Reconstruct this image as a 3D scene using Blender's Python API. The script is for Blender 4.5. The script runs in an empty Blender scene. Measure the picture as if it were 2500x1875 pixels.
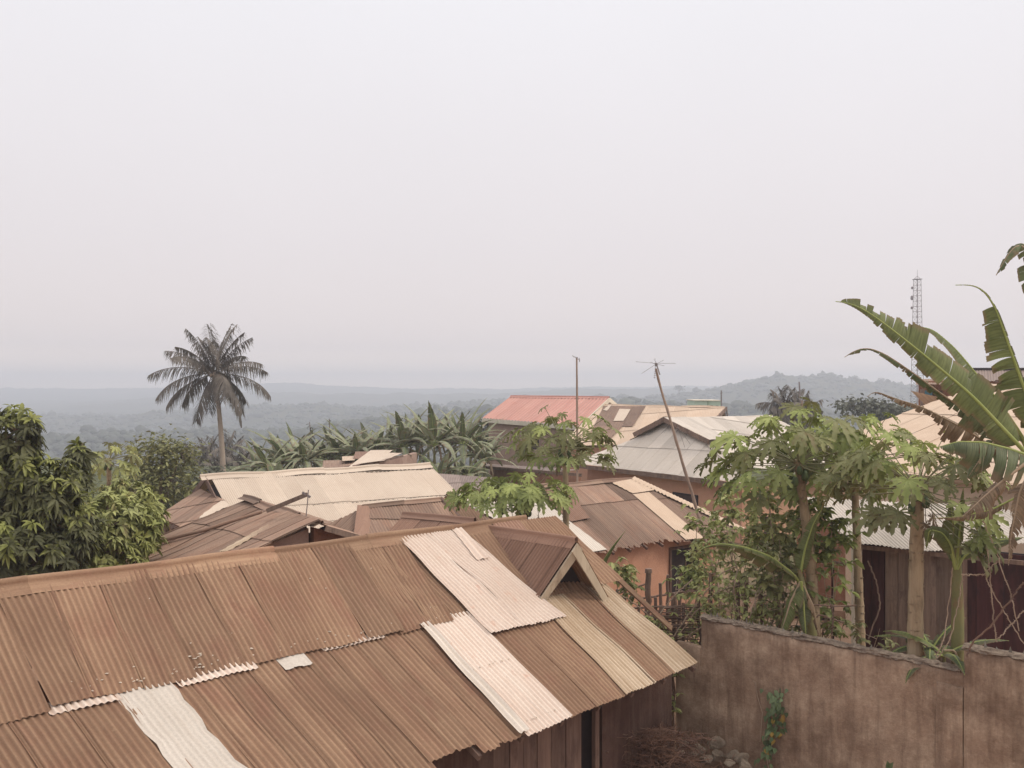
import bpy, math, random
import numpy as np
from mathutils import Vector

# ---------------------------------------------------------------- camera, sky, sun, exposure
scn = bpy.context.scene
H = 7.4                       # the camera stands at a first-floor window
F = 2200.0                    # focal length in photo pixels (photo 2500 wide)
cam_d = bpy.data.cameras.new('camera'); cam = bpy.data.objects.new('camera', cam_d)
scn.collection.objects.link(cam); scn.camera = cam
cam.location = (0, 0, H); cam.rotation_euler = (math.radians(90), 0, 0)
cam_d.sensor_width = 36; cam_d.lens = 36 * F / 2500
cam_d.clip_start = 0.05; cam_d.clip_end = 20000

w = bpy.data.worlds.new('World'); scn.world = w; w.use_nodes = True
nt = w.node_tree; nt.nodes.clear()
sky = nt.nodes.new('ShaderNodeTexSky'); sky.sky_type = 'NISHITA'; sky.sun_disc = False
SUN_EL, SUN_AZ = math.radians(48), math.radians(98)
sky.sun_elevation = SUN_EL; sky.sun_rotation = SUN_AZ; sky.dust_density = 6
tc = nt.nodes.new('ShaderNodeTexCoord')
sep = nt.nodes.new('ShaderNodeSeparateXYZ'); nt.links.new(tc.outputs['Generated'], sep.inputs[0])
ramp = nt.nodes.new('ShaderNodeValToRGB'); nt.links.new(sep.outputs['Z'], ramp.inputs[0])
e = ramp.color_ramp.elements
e[0].position = 0.0; e[0].color = (1.75, 1.35, 1.10, 1)       # warm glow low down, seen through the haze
e[1].position = 0.42; e[1].color = (0.93, 0.92, 0.955, 1)
for p_, c_ in ((.017, (1.12, .95, .86)), (.04, (.87, .785, .775)), (.15, (.865, .81, .825))): q_ = e.new(p_); q_.color = (*c_, 1)
e2_ = e.new(1.0); e2_.color = (1.62, 1.52, 1.44, 1)   # an overcast sky is brightest overhead
sc_ = nt.nodes.new('ShaderNodeVectorMath'); sc_.operation = 'SCALE'; sc_.inputs['Scale'].default_value = 9.6
nt.links.new(ramp.outputs[0], sc_.inputs[0])
cn = nt.nodes.new('ShaderNodeTexNoise'); cn.inputs['Scale'].default_value = 1.6; cn.inputs['Detail'].default_value = 5
nt.links.new(tc.outputs['Generated'], cn.inputs['Vector'])
low = nt.nodes.new('ShaderNodeMapRange'); low.inputs['From Min'].default_value = -.06; low.inputs['From Max'].default_value = -.02; low.inputs['To Min'].default_value = .13
nt.links.new(sep.outputs['Z'], low.inputs[0])                # below the horizon lies dark land
cm = nt.nodes.new('ShaderNodeMapRange'); cm.inputs['To Min'].default_value = .95; cm.inputs['To Max'].default_value = 1.05
nt.links.new(cn.outputs[0], cm.inputs[0])
sc2 = nt.nodes.new('ShaderNodeVectorMath'); sc2.operation = 'SCALE'
nt.links.new(sc_.outputs[0], sc2.inputs[0]); nt.links.new(cm.outputs[0], sc2.inputs['Scale'])
sc3 = nt.nodes.new('ShaderNodeVectorMath'); sc3.operation = 'SCALE'; nt.links.new(sc2.outputs[0], sc3.inputs[0]); nt.links.new(low.outputs[0], sc3.inputs['Scale'])
mx = nt.nodes.new('ShaderNodeMix'); mx.data_type = 'RGBA'; mx.inputs[0].default_value = .95
nt.links.new(sky.outputs[0], mx.inputs[6]); nt.links.new(sc3.outputs[0], mx.inputs[7])
bg = nt.nodes.new('ShaderNodeBackground'); bg.inputs['Strength'].default_value = .1
nt.links.new(mx.outputs[2], bg.inputs['Color'])
wo = nt.nodes.new('ShaderNodeOutputWorld'); nt.links.new(bg.outputs[0], wo.inputs['Surface'])

sun_d = bpy.data.lights.new('sun', 'SUN'); sun_d.energy = 1.65; sun_d.angle = math.radians(14); sun_d.color = (1, .89, .74)
sun = bpy.data.objects.new('sun', sun_d); scn.collection.objects.link(sun)
_sd = Vector((math.sin(SUN_AZ) * math.cos(SUN_EL), math.cos(SUN_AZ) * math.cos(SUN_EL), math.sin(SUN_EL)))
sun.rotation_euler = _sd.to_track_quat('Z', 'Y').to_euler()
scn.view_settings.view_transform = 'Standard'; scn.view_settings.look = 'None'
scn.view_settings.exposure = 0.06; scn.view_settings.gamma = 1
cy = scn.cycles
cy.use_denoising = True; cy.max_bounces = 6; cy.volume_bounces = 4; cy.diffuse_bounces = 3; cy.transmission_bounces = 3
cy.transparent_max_bounces = 4; cy.caustics_reflective = False; cy.caustics_refractive = False

# ---------------------------------------------------------------- helpers
rng = np.random.default_rng(7); R = random.Random(7)
V = Vector
def P(u, v, y): return V(((u - 1250) / F * y, y, H - (v - 937.5) / F * y))
def PH(u, v, h): return P(u, v, h * F / (v - 937.5))      # h metres below the camera
def plane(a, b, c):
    n = (b - a).cross(c - a).normalized()
    if n.z < 0: n = -n
    return a, n
def RP(u, v, pl):                                          # where the sight line meets a plane
    o, n = pl; d = V(((u - 1250) / F, 1, -(v - 937.5) / F)); c = V((0, 0, H))
    return c + d * ((o - c).dot(n) / d.dot(n))
def nrm(a): return a / np.maximum(np.linalg.norm(a, axis=-1, keepdims=True), 1e-9)
def A(v): return np.array(v, dtype=float)

def thing(name, label, cat, group=None, loc=(0, 0, 0)):
    o = bpy.data.objects.new(name, None); scn.collection.objects.link(o)
    o.empty_display_size = .2; o.location = loc; o['label'] = label; o['category'] = cat
    if group: o['group'] = group
    return o
def tag(o, label, cat, group=None):
    o['label'] = label; o['category'] = cat
    if group: o['group'] = group
    return o
def kind(o, k, label=None, cat=None):
    o['kind'] = k
    if label: o['label'] = label; o['category'] = cat
    return o
def wloc(o):
    l = V((0, 0, 0))
    while o: l += o.location; o = o.parent
    return l
def copy_tree(o, loc, rz=0, s=1, label=None, par=None):
    c = o.copy(); scn.collection.objects.link(c)
    if par is None:
        c.location = loc; c.rotation_euler = (0, 0, rz); c.scale = (s, s, s)
        if label: c['label'] = label
    else: c.parent = par
    for ch in list(o.children): copy_tree(ch, None, par=c)
    return c

class MB:
    def __init__(s): s.v = []; s.q = []; s.t = []; s.uv = []; s.tn = []; s.gv = []; s.n = 0
    def add(s, v, q=None, t=None, uv=None, tone=.5, gv=0.):
        v = np.asarray(v, float).reshape(-1, 3); k = len(v)
        s.v.append(v)
        s.uv.append(np.zeros((k, 2)) if uv is None else np.asarray(uv, float).reshape(-1, 2))
        s.tn.append(np.broadcast_to(np.asarray(tone, float), (k,)).copy()); s.gv.append(np.broadcast_to(np.asarray(gv, float), (k,)).copy())
        if q is not None and len(q): s.q.append(np.asarray(q, int).reshape(-1, 4) + s.n)
        if t is not None and len(t): s.t.append(np.asarray(t, int).reshape(-1, 3) + s.n)
        s.n += k
    def grid(s, g, uv=None, tone=.5, closed=False, gv=0.):
        a, b = g.shape[:2]; idx = np.arange(a * b).reshape(a, b)
        if closed: idx = np.concatenate([idx, idx[:, :1]], 1)
        q = np.stack([idx[:-1, :-1], idx[1:, :-1], idx[1:, 1:], idx[:-1, 1:]], -1).reshape(-1, 4)
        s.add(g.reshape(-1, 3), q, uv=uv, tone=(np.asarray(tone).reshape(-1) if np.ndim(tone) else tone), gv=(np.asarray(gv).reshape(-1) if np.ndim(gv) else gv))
    def box(s, c, ax, ay, az, tone=.5):                   # centre and three half axes
        c, ax, ay, az = map(A, (c, ax, ay, az))
        v = [c + i * ax + j * ay + k * az for i in (-1, 1) for j in (-1, 1) for k in (-1, 1)]
        la, lb = np.linalg.norm(ax), np.linalg.norm(az)
        uv = [(i * la + j * .3, k * lb) for i in (-1, 1) for j in (-1, 1) for k in (-1, 1)]
        s.add(v, [(0, 1, 3, 2), (4, 6, 7, 5), (0, 4, 5, 1), (2, 3, 7, 6), (0, 2, 6, 4), (1, 5, 7, 3)], uv=uv, tone=tone)
    def beam(s, p, q, w, h, up=(0, 0, 1), tone=.5):
        p, q, up = A(p), A(q), A(up); d = nrm(q - p)
        sd = nrm(np.cross(d, up)); u2 = np.cross(sd, d)
        s.box((p + q) / 2, (q - p) / 2, sd * w / 2, u2 * h / 2, tone)
    def tube(s, pts, r, n=8, tone=.5, cap=True):
        pts = np.asarray([A(p) for p in pts]); m = len(pts)
        r = np.broadcast_to(np.asarray(r, float), (m,))
        T = nrm(np.gradient(pts, axis=0)); ref = A((1, 0, 0)) if abs(T[:, 2]).mean() > .7 else A((0, 0, 1))
        S = nrm(np.cross(T, ref)); U = np.cross(S, T); a = np.linspace(0, 2 * math.pi, n, endpoint=False)
        g = pts[:, None] + (np.cos(a)[None, :, None] * S[:, None] + np.sin(a)[None, :, None] * U[:, None]) * r[:, None, None]
        L = np.concatenate([[0], np.cumsum(np.linalg.norm(np.diff(pts, axis=0), axis=1))])
        uv = np.stack([np.broadcast_to(a[None] * r[:, None], (m, n)), np.broadcast_to(L[:, None], (m, n))], -1)
        s.grid(g, uv, tone, closed=True)
        if cap:
            for e_, o_ in ((0, -n * m), (m - 1, -n * m)):
                c = pts[e_]; base = s.n
                s.add(np.vstack([g[e_], c]), t=[(k, (k + 1) % n, n) for k in range(n)], tone=tone)
    def build(s, name, mat, parent=None, smooth=False, label=None):
        v = np.concatenate(s.v); o = wloc(parent) if parent else V((0, 0, 0))
        v = v - A(o); me = bpy.data.meshes.new(name)
        q = np.concatenate(s.q) if s.q else np.zeros((0, 4), int)
        t = np.concatenate(s.t) if s.t else np.zeros((0, 3), int)
        loops = np.concatenate([q.ravel(), t.ravel()])
        me.vertices.add(len(v)); me.vertices.foreach_set('co', v.astype(np.float32).ravel())
        me.loops.add(len(loops)); me.loops.foreach_set('vertex_index', loops.astype(np.int32))
        me.polygons.add(len(q) + len(t))
        ls = np.concatenate([np.arange(len(q)) * 4, len(q) * 4 + np.arange(len(t)) * 3])
        me.polygons.foreach_set('loop_start', ls.astype(np.int32))
        uvl = me.uv_layers.new(name='UVMap')
        uvl.data.foreach_set('uv', np.concatenate(s.uv)[loops].astype(np.float32).ravel())
        at = me.attributes.new('tone', 'FLOAT', 'POINT')
        at.data.foreach_set('value', np.concatenate(s.tn).astype(np.float32))
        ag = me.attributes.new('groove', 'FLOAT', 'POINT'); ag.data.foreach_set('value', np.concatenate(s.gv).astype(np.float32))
        me.update(calc_edges=True)
        me.polygons.foreach_set('use_smooth', np.full(len(me.polygons), smooth))
        me.materials.append(mat)
        ob = bpy.data.objects.new(name, me); scn.collection.objects.link(ob)
        if parent: ob.parent = parent
        if label: ob['label'] = label
        return ob

# value noise on numpy arrays
_tab = np.random.default_rng(3).random((256, 256))
def vnoise(x, y):
    xi = np.floor(x).astype(int); yi = np.floor(y).astype(int); fx = x - xi; fy = y - yi
    fx = fx * fx * (3 - 2 * fx); fy = fy * fy * (3 - 2 * fy)
    g = lambda a, b: _tab[a & 255, b & 255]
    return (g(xi, yi) * (1 - fx) + g(xi + 1, yi) * fx) * (1 - fy) + (g(xi, yi + 1) * (1 - fx) + g(xi + 1, yi + 1) * fx) * fy
def fbm(x, y, o=4):
    r = 0; a = .5
    for k in range(o): r = r + a * vnoise(x * 2 ** k + 17 * k, y * 2 ** k + 31 * k); a *= .5
    return r

# ---------------------------------------------------------------- materials
def newmat(name):
    m = bpy.data.materials.new(name); m.use_nodes = True
    t = m.node_tree; b = t.nodes['Principled BSDF']
    return m, t, b
def nd(t, typ, **kw):
    n = t.nodes.new(typ)
    for k, v in kw.items():
        if k in n.inputs: n.inputs[k].default_value = v
        else: setattr(n, k, v)
    return n
def noise(t, vec, scale, detail=3, rough=.6, lo=.35, hi=.65):
    n = nd(t, 'ShaderNodeTexNoise'); n.inputs['Scale'].default_value = scale
    n.inputs['Detail'].default_value = detail; n.inputs['Roughness'].default_value = rough
    t.links.new(vec, n.inputs['Vector'])
    m = nd(t, 'ShaderNodeMapRange'); m.inputs['From Min'].default_value = lo; m.inputs['From Max'].default_value = hi
    t.links.new(n.outputs[0], m.inputs[0]); return m.outputs[0]
def mapping(t, vec, sc, loc=(0, 0, 0)):
    m = nd(t, 'ShaderNodeMapping'); m.inputs['Scale'].default_value = sc; m.inputs['Location'].default_value = loc
    t.links.new(vec, m.inputs['Vector']); return m.outputs[0]
def mix(t, f, a, b, blend='MIX'):
    m = nd(t, 'ShaderNodeMix', data_type='RGBA', blend_type=blend)
    for s_, x in ((0, f), (6, a), (7, b)):
        if isinstance(x, (int, float)): m.inputs[s_].default_value = x
        elif isinstance(x, tuple): m.inputs[s_].default_value = (*x, 1) if len(x) == 3 else x
        else: t.links.new(x, m.inputs[s_])
    return m.outputs[2]
def math_(t, op, a, b=None):
    m = nd(t, 'ShaderNodeMath', operation=op)
    for i, x in enumerate((a, b)):
        if x is None: continue
        if isinstance(x, (int, float)): m.inputs[i].default_value = x
        else: t.links.new(x, m.inputs[i])
    return m.outputs[0]
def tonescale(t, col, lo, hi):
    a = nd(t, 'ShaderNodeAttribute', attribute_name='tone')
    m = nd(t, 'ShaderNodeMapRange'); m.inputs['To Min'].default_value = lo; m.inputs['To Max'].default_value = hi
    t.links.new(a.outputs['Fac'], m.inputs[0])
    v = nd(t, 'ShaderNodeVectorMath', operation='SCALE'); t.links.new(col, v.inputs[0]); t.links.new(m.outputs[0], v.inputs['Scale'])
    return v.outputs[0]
def bump(t, b, h, strength=.4, dist=.01):
    n = nd(t, 'ShaderNodeBump'); n.inputs['Strength'].default_value = strength; n.inputs['Distance'].default_value = dist
    t.links.new(h, n.inputs['Height']); t.links.new(n.outputs[0], b.inputs['Normal'])

def tin(name, c1, c2, streak, sf=.6, rough=.75, tone=(.8, 1.2), seed=0, spots=None, gr=.5, blotch=None):
    """corrugated metal: uv.x runs across the sheets, uv.y down them, both in metres"""
    m, t, b = newmat(name); tcn = nd(t, 'ShaderNodeTexCoord'); uv = tcn.outputs['UV']
    f1 = noise(t, mapping(t, uv, (1, .6, 1), (seed, 0, 0)), .9, 5)
    col = mix(t, f1, c1, c2)
    if blotch:
        fb = noise(t, mapping(t, uv, (1.2, .5, 1), (seed + 4, 2, 0)), 1.6, 6, .7, .50, .66); col = mix(t, math_(t, 'MULTIPLY', fb, .8), col, blotch)
        fc = noise(t, mapping(t, uv, (1, 1, 1), (seed + 7, 5, 0)), 5, 5, .75, .62, .70); col = mix(t, math_(t, 'MULTIPLY', fc, .5), col, (.47, .34, .22))
    f2 = noise(t, mapping(t, uv, (9, .35, 1), (seed, 3, 0)), 1.5, 5, .65, .42, .72)
    col = mix(t, math_(t, 'MULTIPLY', f2, sf), col, streak)
    f3 = noise(t, uv, 28, 4, .7, .3, .7)
    col = mix(t, math_(t, 'MULTIPLY', f3, .28), col, tuple(x * .45 for x in streak))
    if spots:
        f4 = noise(t, mapping(t, uv, (1, .5, 1), (seed + 9, 0, 0)), 3.2, 5, .7, .60, .72)
        col = mix(t, math_(t, 'MULTIPLY', f4, .75), col, spots)
    ga = nd(t, 'ShaderNodeAttribute', attribute_name='groove')   # streak colour deepens towards the troughs
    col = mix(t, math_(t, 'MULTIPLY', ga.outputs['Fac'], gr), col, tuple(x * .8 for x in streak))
    col = tonescale(t, col, *tone)
    t.links.new(col, b.inputs['Base Color']); b.inputs['Roughness'].default_value = rough
    b.inputs['Specular IOR Level'].default_value = .3
    fd = noise(t, uv, 3.5, 3, .5, .2, .8); bump(t, b, math_(t, 'ADD', math_(t, 'MULTIPLY', fd, 3), f3), .5, .005)
    return m
M = {}
M['rust'] = tin('rust_tin', blotch=(.285, .150, .10), c1=(.265, .162, .102), c2=(.38, .25, .16), streak=(.19, .098, .062), seed=1)
M['rust_far'] = tin('old_rust_tin', (.285, .187, .14), (.38, .265, .195), (.17, .105, .08), sf=.8, seed=5, tone=(.65, 1.35), blotch=(.33, .19, .13))
M['rust_red'] = tin('red_rust_tin', (.30, .178, .128), (.36, .225, .165), (.21, .115, .08), seed=8)
M['pale'] = tin('pale_tin', (.66, .555, .475), (.75, .66, .58), (.58, .42, .34), sf=.5, rough=.6, seed=11, spots=(.55, .30, .21))
M['pale_edge'] = tin('weathered_pale_tin', (.52, .40, .28), (.66, .54, .41), (.33, .22, .13), sf=.9, rough=.7, seed=14)
M['white_tin'] = tin('galvanised_tin', (.60, .545, .485), (.70, .64, .575), (.50, .42, .35), sf=.4, rough=.5, seed=17)
M['white_tin'].node_tree.nodes['Principled BSDF'].inputs['Roughness'].default_value = .55
M['tan_tin'] = tin('tan_tin', (.60, .455, .34), (.69, .55, .43), (.52, .38, .28), sf=.45, rough=.7, seed=21, tone=(.9, 1.1))
M['cream_tin'] = tin('cream_tin', (.60, .495, .40), (.69, .59, .485), (.54, .42, .33), sf=.4, rough=.6, seed=24, tone=(.92, 1.08))
M['pink_tin'] = tin('red_paint_tin', (.52, .235, .195), (.58, .30, .25), (.48, .27, .22), sf=.5, rough=.5, seed=27, tone=(.92, 1.08))
M['grey_tin'] = tin('grey_tin', (.26, .20, .18), (.33, .26, .23), (.2, .15, .13), rough=.7, seed=30)

def plaster(name, c1, c2, dirt, scale=1.5, df=.6, drip=0., bs=.5, tone=(1, 1)):
    m, t, b = newmat(name); tcn = nd(t, 'ShaderNodeTexCoord'); ob = tcn.outputs['Object']
    f1 = noise(t, ob, scale, 8, .72, .38, .62); col = mix(t, f1, c1, c2)
    f2 = noise(t, mapping(t, ob, (1, 1, 1), (7, 1, 3)), scale * .6, 6, .7, .45, .7)
    col = mix(t, math_(t, 'MULTIPLY', f2, df), col, dirt)
    if drip:
        f4 = noise(t, mapping(t, ob, (5, 5, .5)), 1.3, 5, .65, .45, .7)
        col = mix(t, math_(t, 'MULTIPLY', f4, drip), col, dirt)
    f3 = noise(t, ob, 22, 5, .75, .25, .75)
    col = mix(t, math_(t, 'MULTIPLY', f3, .35), col, tuple(x * .5 for x in dirt))
    col = tonescale(t, col, *tone)
    t.links.new(col, b.inputs['Base Color']); b.inputs['Roughness'].default_value = .92
    b.inputs['Specular IOR Level'].default_value = .2
    bump(t, b, f3, bs, .02); return m
M['cement'] = plaster('cement_wall', (.38, .26, .185), (.58, .435, .32), (.18, .115, .08), 2.1, .85, .7)
M['cement_top'] = plaster('rough_mortar', (.26, .20, .16), (.42, .34, .27), (.12, .09, .07), 9, .8, 0, 1.)
M['orange'] = plaster('orange_wall', (.66, .36, .245), (.72, .42, .295), (.54, .29, .20), .8, .4, .15, .3)
M['orange_lit'] = plaster('sunlit_orange_wall', (.60, .36, .24), (.66, .42, .29), (.50, .28, .19), .8, .4, .2, .3)  # copy of the orange, its tone set for the sunlit side wall
M['mud'] = plaster('mud_wall', (.33, .16, .10), (.44, .24, .16), (.22, .10, .065), 2.5, .6, .3, .8)
M['block'] = plaster('block_wall', (.42, .29, .24), (.50, .36, .30), (.28, .18, .15), 1.2, .6, .2)
M['tanwall'] = plaster('tan_wall', (.60, .46, .34), (.66, .52, .40), (.5, .37, .27), .8, .4, .1, .3)
M['cream'] = plaster('cream_post', (.72, .66, .55), (.8, .74, .62), (.5, .42, .33), 2, .4, .2)
M['shaded_old_wall'] = plaster('shaded_plank_wall', (.06, .03, .026), (.095, .05, .04), (.20, .14, .11), 1.4, .45, .4)  # base colour darkened to stand in for the deep shade under the eave
M['dirt'] = plaster('dirt', (.33, .20, .13), (.45, .30, .21), (.2, .12, .08), .8, .6)
_t = M['dirt'].node_tree; _b = _t.nodes['Principled BSDF']; _l = _b.inputs['Base Color'].links[0].from_socket   # scrub takes over beyond the houses
_sx = nd(_t, 'ShaderNodeSeparateXYZ'); _o = nd(_t, 'ShaderNodeTexCoord').outputs['Object']; _t.links.new(_o, _sx.inputs[0])
_r = nd(_t, 'ShaderNodeMapRange'); _r.inputs['From Min'].default_value = 32; _r.inputs['From Max'].default_value = 46
_t.links.new(math_(_t, 'ADD', _sx.outputs['Y'], math_(_t, 'MULTIPLY', noise(_t, _o, .4, 4), 8)), _r.inputs[0])
_t.links.new(mix(_t, _r.outputs[0], _l, mix(_t, noise(_t, _o, 3, 5), (.05, .06, .03), (.13, .14, .07))), _b.inputs['Base Color'])
M['dark_dirt'] = plaster('dark_dirt', (.10, .06, .045), (.16, .10, .07), (.06, .035, .03), 3, .6)
M['stone'] = plaster('stone', (.30, .24, .18), (.42, .34, .26), (.14, .10, .075), 4, .7, 0, 1.)
M['farwhite'] = plaster('far_white_wall', (.75, .72, .68), (.8, .78, .74), (.6, .55, .5), .1, .3)
M['green_wall'] = plaster('pale_green_wall', (.50, .62, .50), (.56, .68, .56), (.45, .5, .42), .3, .3)
M['blue'] = plaster('blue_paint', (.10, .30, .42), (.14, .36, .48), (.08, .2, .28), 3, .4)

def wood(name, c1, c2, dark, tone=(.7, 1.3), sx=10):
    m, t, b = newmat(name); tcn = nd(t, 'ShaderNodeTexCoord'); ob = tcn.outputs['Object']
    f1 = noise(t, mapping(t, ob, (sx, sx, .6)), 1.3, 6, .7); col = mix(t, f1, c1, c2)
    f2 = noise(t, mapping(t, ob, (3, 3, 1), (3, 3, 3)), 1.1, 6, .7, .5, .68)
    col = mix(t, math_(t, 'MULTIPLY', f2, .8), col, dark); col = tonescale(t, col, *tone)
    t.links.new(col, b.inputs['Base Color']); b.inputs['Roughness'].default_value = .85
    bump(t, b, f1, .5, .008); return m
M['plank'] = wood('old_plank', (.11, .066, .052), (.18, .115, .088), (.05, .025, .022))  # darkened too, deepening the shade under the near eave by colour
M['grey_plank'] = wood('grey_plank', (.15, .105, .083), (.24, .172, .136), (.06, .036, .03))
M['maroon'] = wood('maroon_plank', (.045, .012, .014), (.07, .022, .022), (.02, .008, .01))
M['barge'] = wood('bargeboard_wood', (.40, .33, .245), (.52, .44, .33), (.14, .09, .06), sx=4)
M['stick'] = wood('stick', (.14, .09, .07), (.24, .16, .12), (.07, .045, .035))
M['twig'] = wood('pale_twig', (.30, .22, .16), (.42, .32, .24), (.16, .11, .08))
M['bamboo'] = wood('bamboo_pole', (.26, .18, .14), (.36, .27, .21), (.13, .09, .07), sx=2)
M['bark'] = wood('bark', (.16, .115, .085), (.24, .18, .135), (.08, .055, .04), sx=3)
M['palmbark'] = wood('palm_bark', (.33, .26, .21), (.42, .34, .28), (.15, .11, .1), sx=3)
M['papbark'] = wood('papaya_bark', (.30, .22, .14), (.42, .33, .22), (.14, .10, .06), sx=6)
def flat(name, c, rough=.8, metal=0.):
    m, t, b = newmat(name); tcn = nd(t, 'ShaderNodeTexCoord')
    f = noise(t, tcn.outputs['Object'], 8, 4)
    t.links.new(mix(t, f, tuple(x * .75 for x in c), tuple(min(1, x * 1.15) for x in c)), b.inputs['Base Color'])
    b.inputs['Roughness'].default_value = rough; b.inputs['Metallic'].default_value = metal; return m
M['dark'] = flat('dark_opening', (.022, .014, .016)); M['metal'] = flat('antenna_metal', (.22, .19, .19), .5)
M['tower'] = flat('tower_steel', (.20, .15, .15), .6); M['glass'] = flat('shard_glass', (.22, .2, .17), .2)
M['fruit'] = flat('papaya_skin', (.07, .11, .04), .5); M['can'] = flat('can_label', (.6, .25, .05), .4)
M['can_top'] = flat('can_silver', (.5, .5, .5), .35); M['shutter'] = flat('window_shutter', (.05, .022, .02), .7)
M['nail'] = flat('nail_head', (.6, .52, .43), .5)

def leafmat(name, c1, c2, tone=(.6, 1.45), trans=.25, stripe=False, dead=None, rough=.55):
    m, t, b = newmat(name); tcn = nd(t, 'ShaderNodeTexCoord')
    f = noise(t, tcn.outputs['Object'], 1.7, 4); col = mix(t, f, c1, c2)
    if stripe:
        s_ = noise(t, mapping(t, tcn.outputs['UV'], (16, .6, 1)), 2.2, 3, .6, .4, .62)
        col = mix(t, math_(t, 'MULTIPLY', s_, .5), col, tuple(x * .5 for x in c1))
    if stripe:                                              # brown torn rim of the blade
        sx = nd(t, 'ShaderNodeSeparateXYZ'); t.links.new(tcn.outputs['UV'], sx.inputs[0]); e_ = noise(t, mapping(t, tcn.outputs['UV'], (9, 1, 1)), 1.5, 3, .6, .3, .7)
        r_ = nd(t, 'ShaderNodeMapRange'); r_.inputs['From Min'].default_value = .78; r_.inputs['From Max'].default_value = 1.02; t.links.new(math_(t, 'ADD', sx.outputs['Y'], math_(t, 'MULTIPLY', e_, .12)), r_.inputs[0])
        col = mix(t, math_(t, 'MULTIPLY', r_.outputs[0], .7), col, (.22, .15, .09))
    if dead:
        s_ = noise(t, mapping(t, tcn.outputs['Object'], (1, 1, 1), (5, 2, 8)), 3.5, 4, .6, .55, .68)
        col = mix(t, math_(t, 'MULTIPLY', s_, .8), col, dead)
    col = tonescale(t, col, *tone)
    t.links.new(col, b.inputs['Base Color']); b.inputs['Roughness'].default_value = rough
    b.inputs['Specular IOR Level'].default_value = .35
    if trans:
        tr = nd(t, 'ShaderNodeBsdfTranslucent'); t.links.new(col, tr.inputs['Color'])
        ms = nd(t, 'ShaderNodeMixShader'); ms.inputs[0].default_value = trans
        t.links.new(b.outputs[0], ms.inputs[1]); t.links.new(tr.outputs[0], ms.inputs[2])
        t.links.new(ms.outputs[0], t.nodes['Material Output'].inputs['Surface'])
    return m
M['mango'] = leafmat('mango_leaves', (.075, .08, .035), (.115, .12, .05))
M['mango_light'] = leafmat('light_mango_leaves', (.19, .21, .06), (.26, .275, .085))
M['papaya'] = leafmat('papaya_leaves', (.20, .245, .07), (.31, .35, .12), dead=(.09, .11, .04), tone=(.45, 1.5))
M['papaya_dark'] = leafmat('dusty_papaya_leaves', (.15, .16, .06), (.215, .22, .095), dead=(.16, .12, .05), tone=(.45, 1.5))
M['petiole'] = leafmat('papaya_stalks', (.17, .17, .09), (.24, .23, .13), trans=0)
M['banana'] = leafmat('banana_leaf', (.135, .165, .058), (.185, .215, .08), stripe=True, tone=(.7, 1.3), trans=.3)
M['banana_dry'] = leafmat('dry_banana_leaf', (.19, .135, .085), (.27, .19, .12), stripe=True, tone=(.7, 1.3))
M['banana_mix'] = leafmat('tattered_banana_leaf', (.10, .135, .06), (.15, .17, .09), stripe=True, dead=(.22, .15, .10))
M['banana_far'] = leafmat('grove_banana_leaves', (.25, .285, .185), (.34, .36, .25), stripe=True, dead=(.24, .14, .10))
M['rib'] = leafmat('banana_midrib', (.24, .29, .08), (.30, .34, .11), trans=0)
M['rib_dry'] = leafmat('dry_midrib', (.30, .22, .15), (.36, .27, .18), trans=0)
M['stem'] = leafmat('banana_stem', (.14, .15, .06), (.22, .20, .09), trans=0, dead=(.2, .12, .07))
M['coconut'] = leafmat('coconut_fronds', (.12, .105, .09), (.19, .165, .14), dead=(.17, .125, .10))
M['bush'] = leafmat('bush_leaves', (.16, .175, .07), (.235, .235, .10), dead=(.19, .15, .08))
M['bush_far'] = leafmat('far_tree_leaves', (.10, .11, .08), (.14, .145, .11))
M['shrub'] = leafmat('shrub_leaves', (.27, .295, .10), (.38, .40, .165), dead=(.26, .20, .09))
M['vine_leaf'] = leafmat('vine_leaves', (.09, .14, .06), (.2, .26, .14))
M['yellow_leaf'] = leafmat('yellow_leaves', (.40, .28, .06), (.5, .3, .10))
M['drytwig'] = leafmat('dry_brush', (.11, .06, .045), (.19, .11, .075), trans=0)
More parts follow.
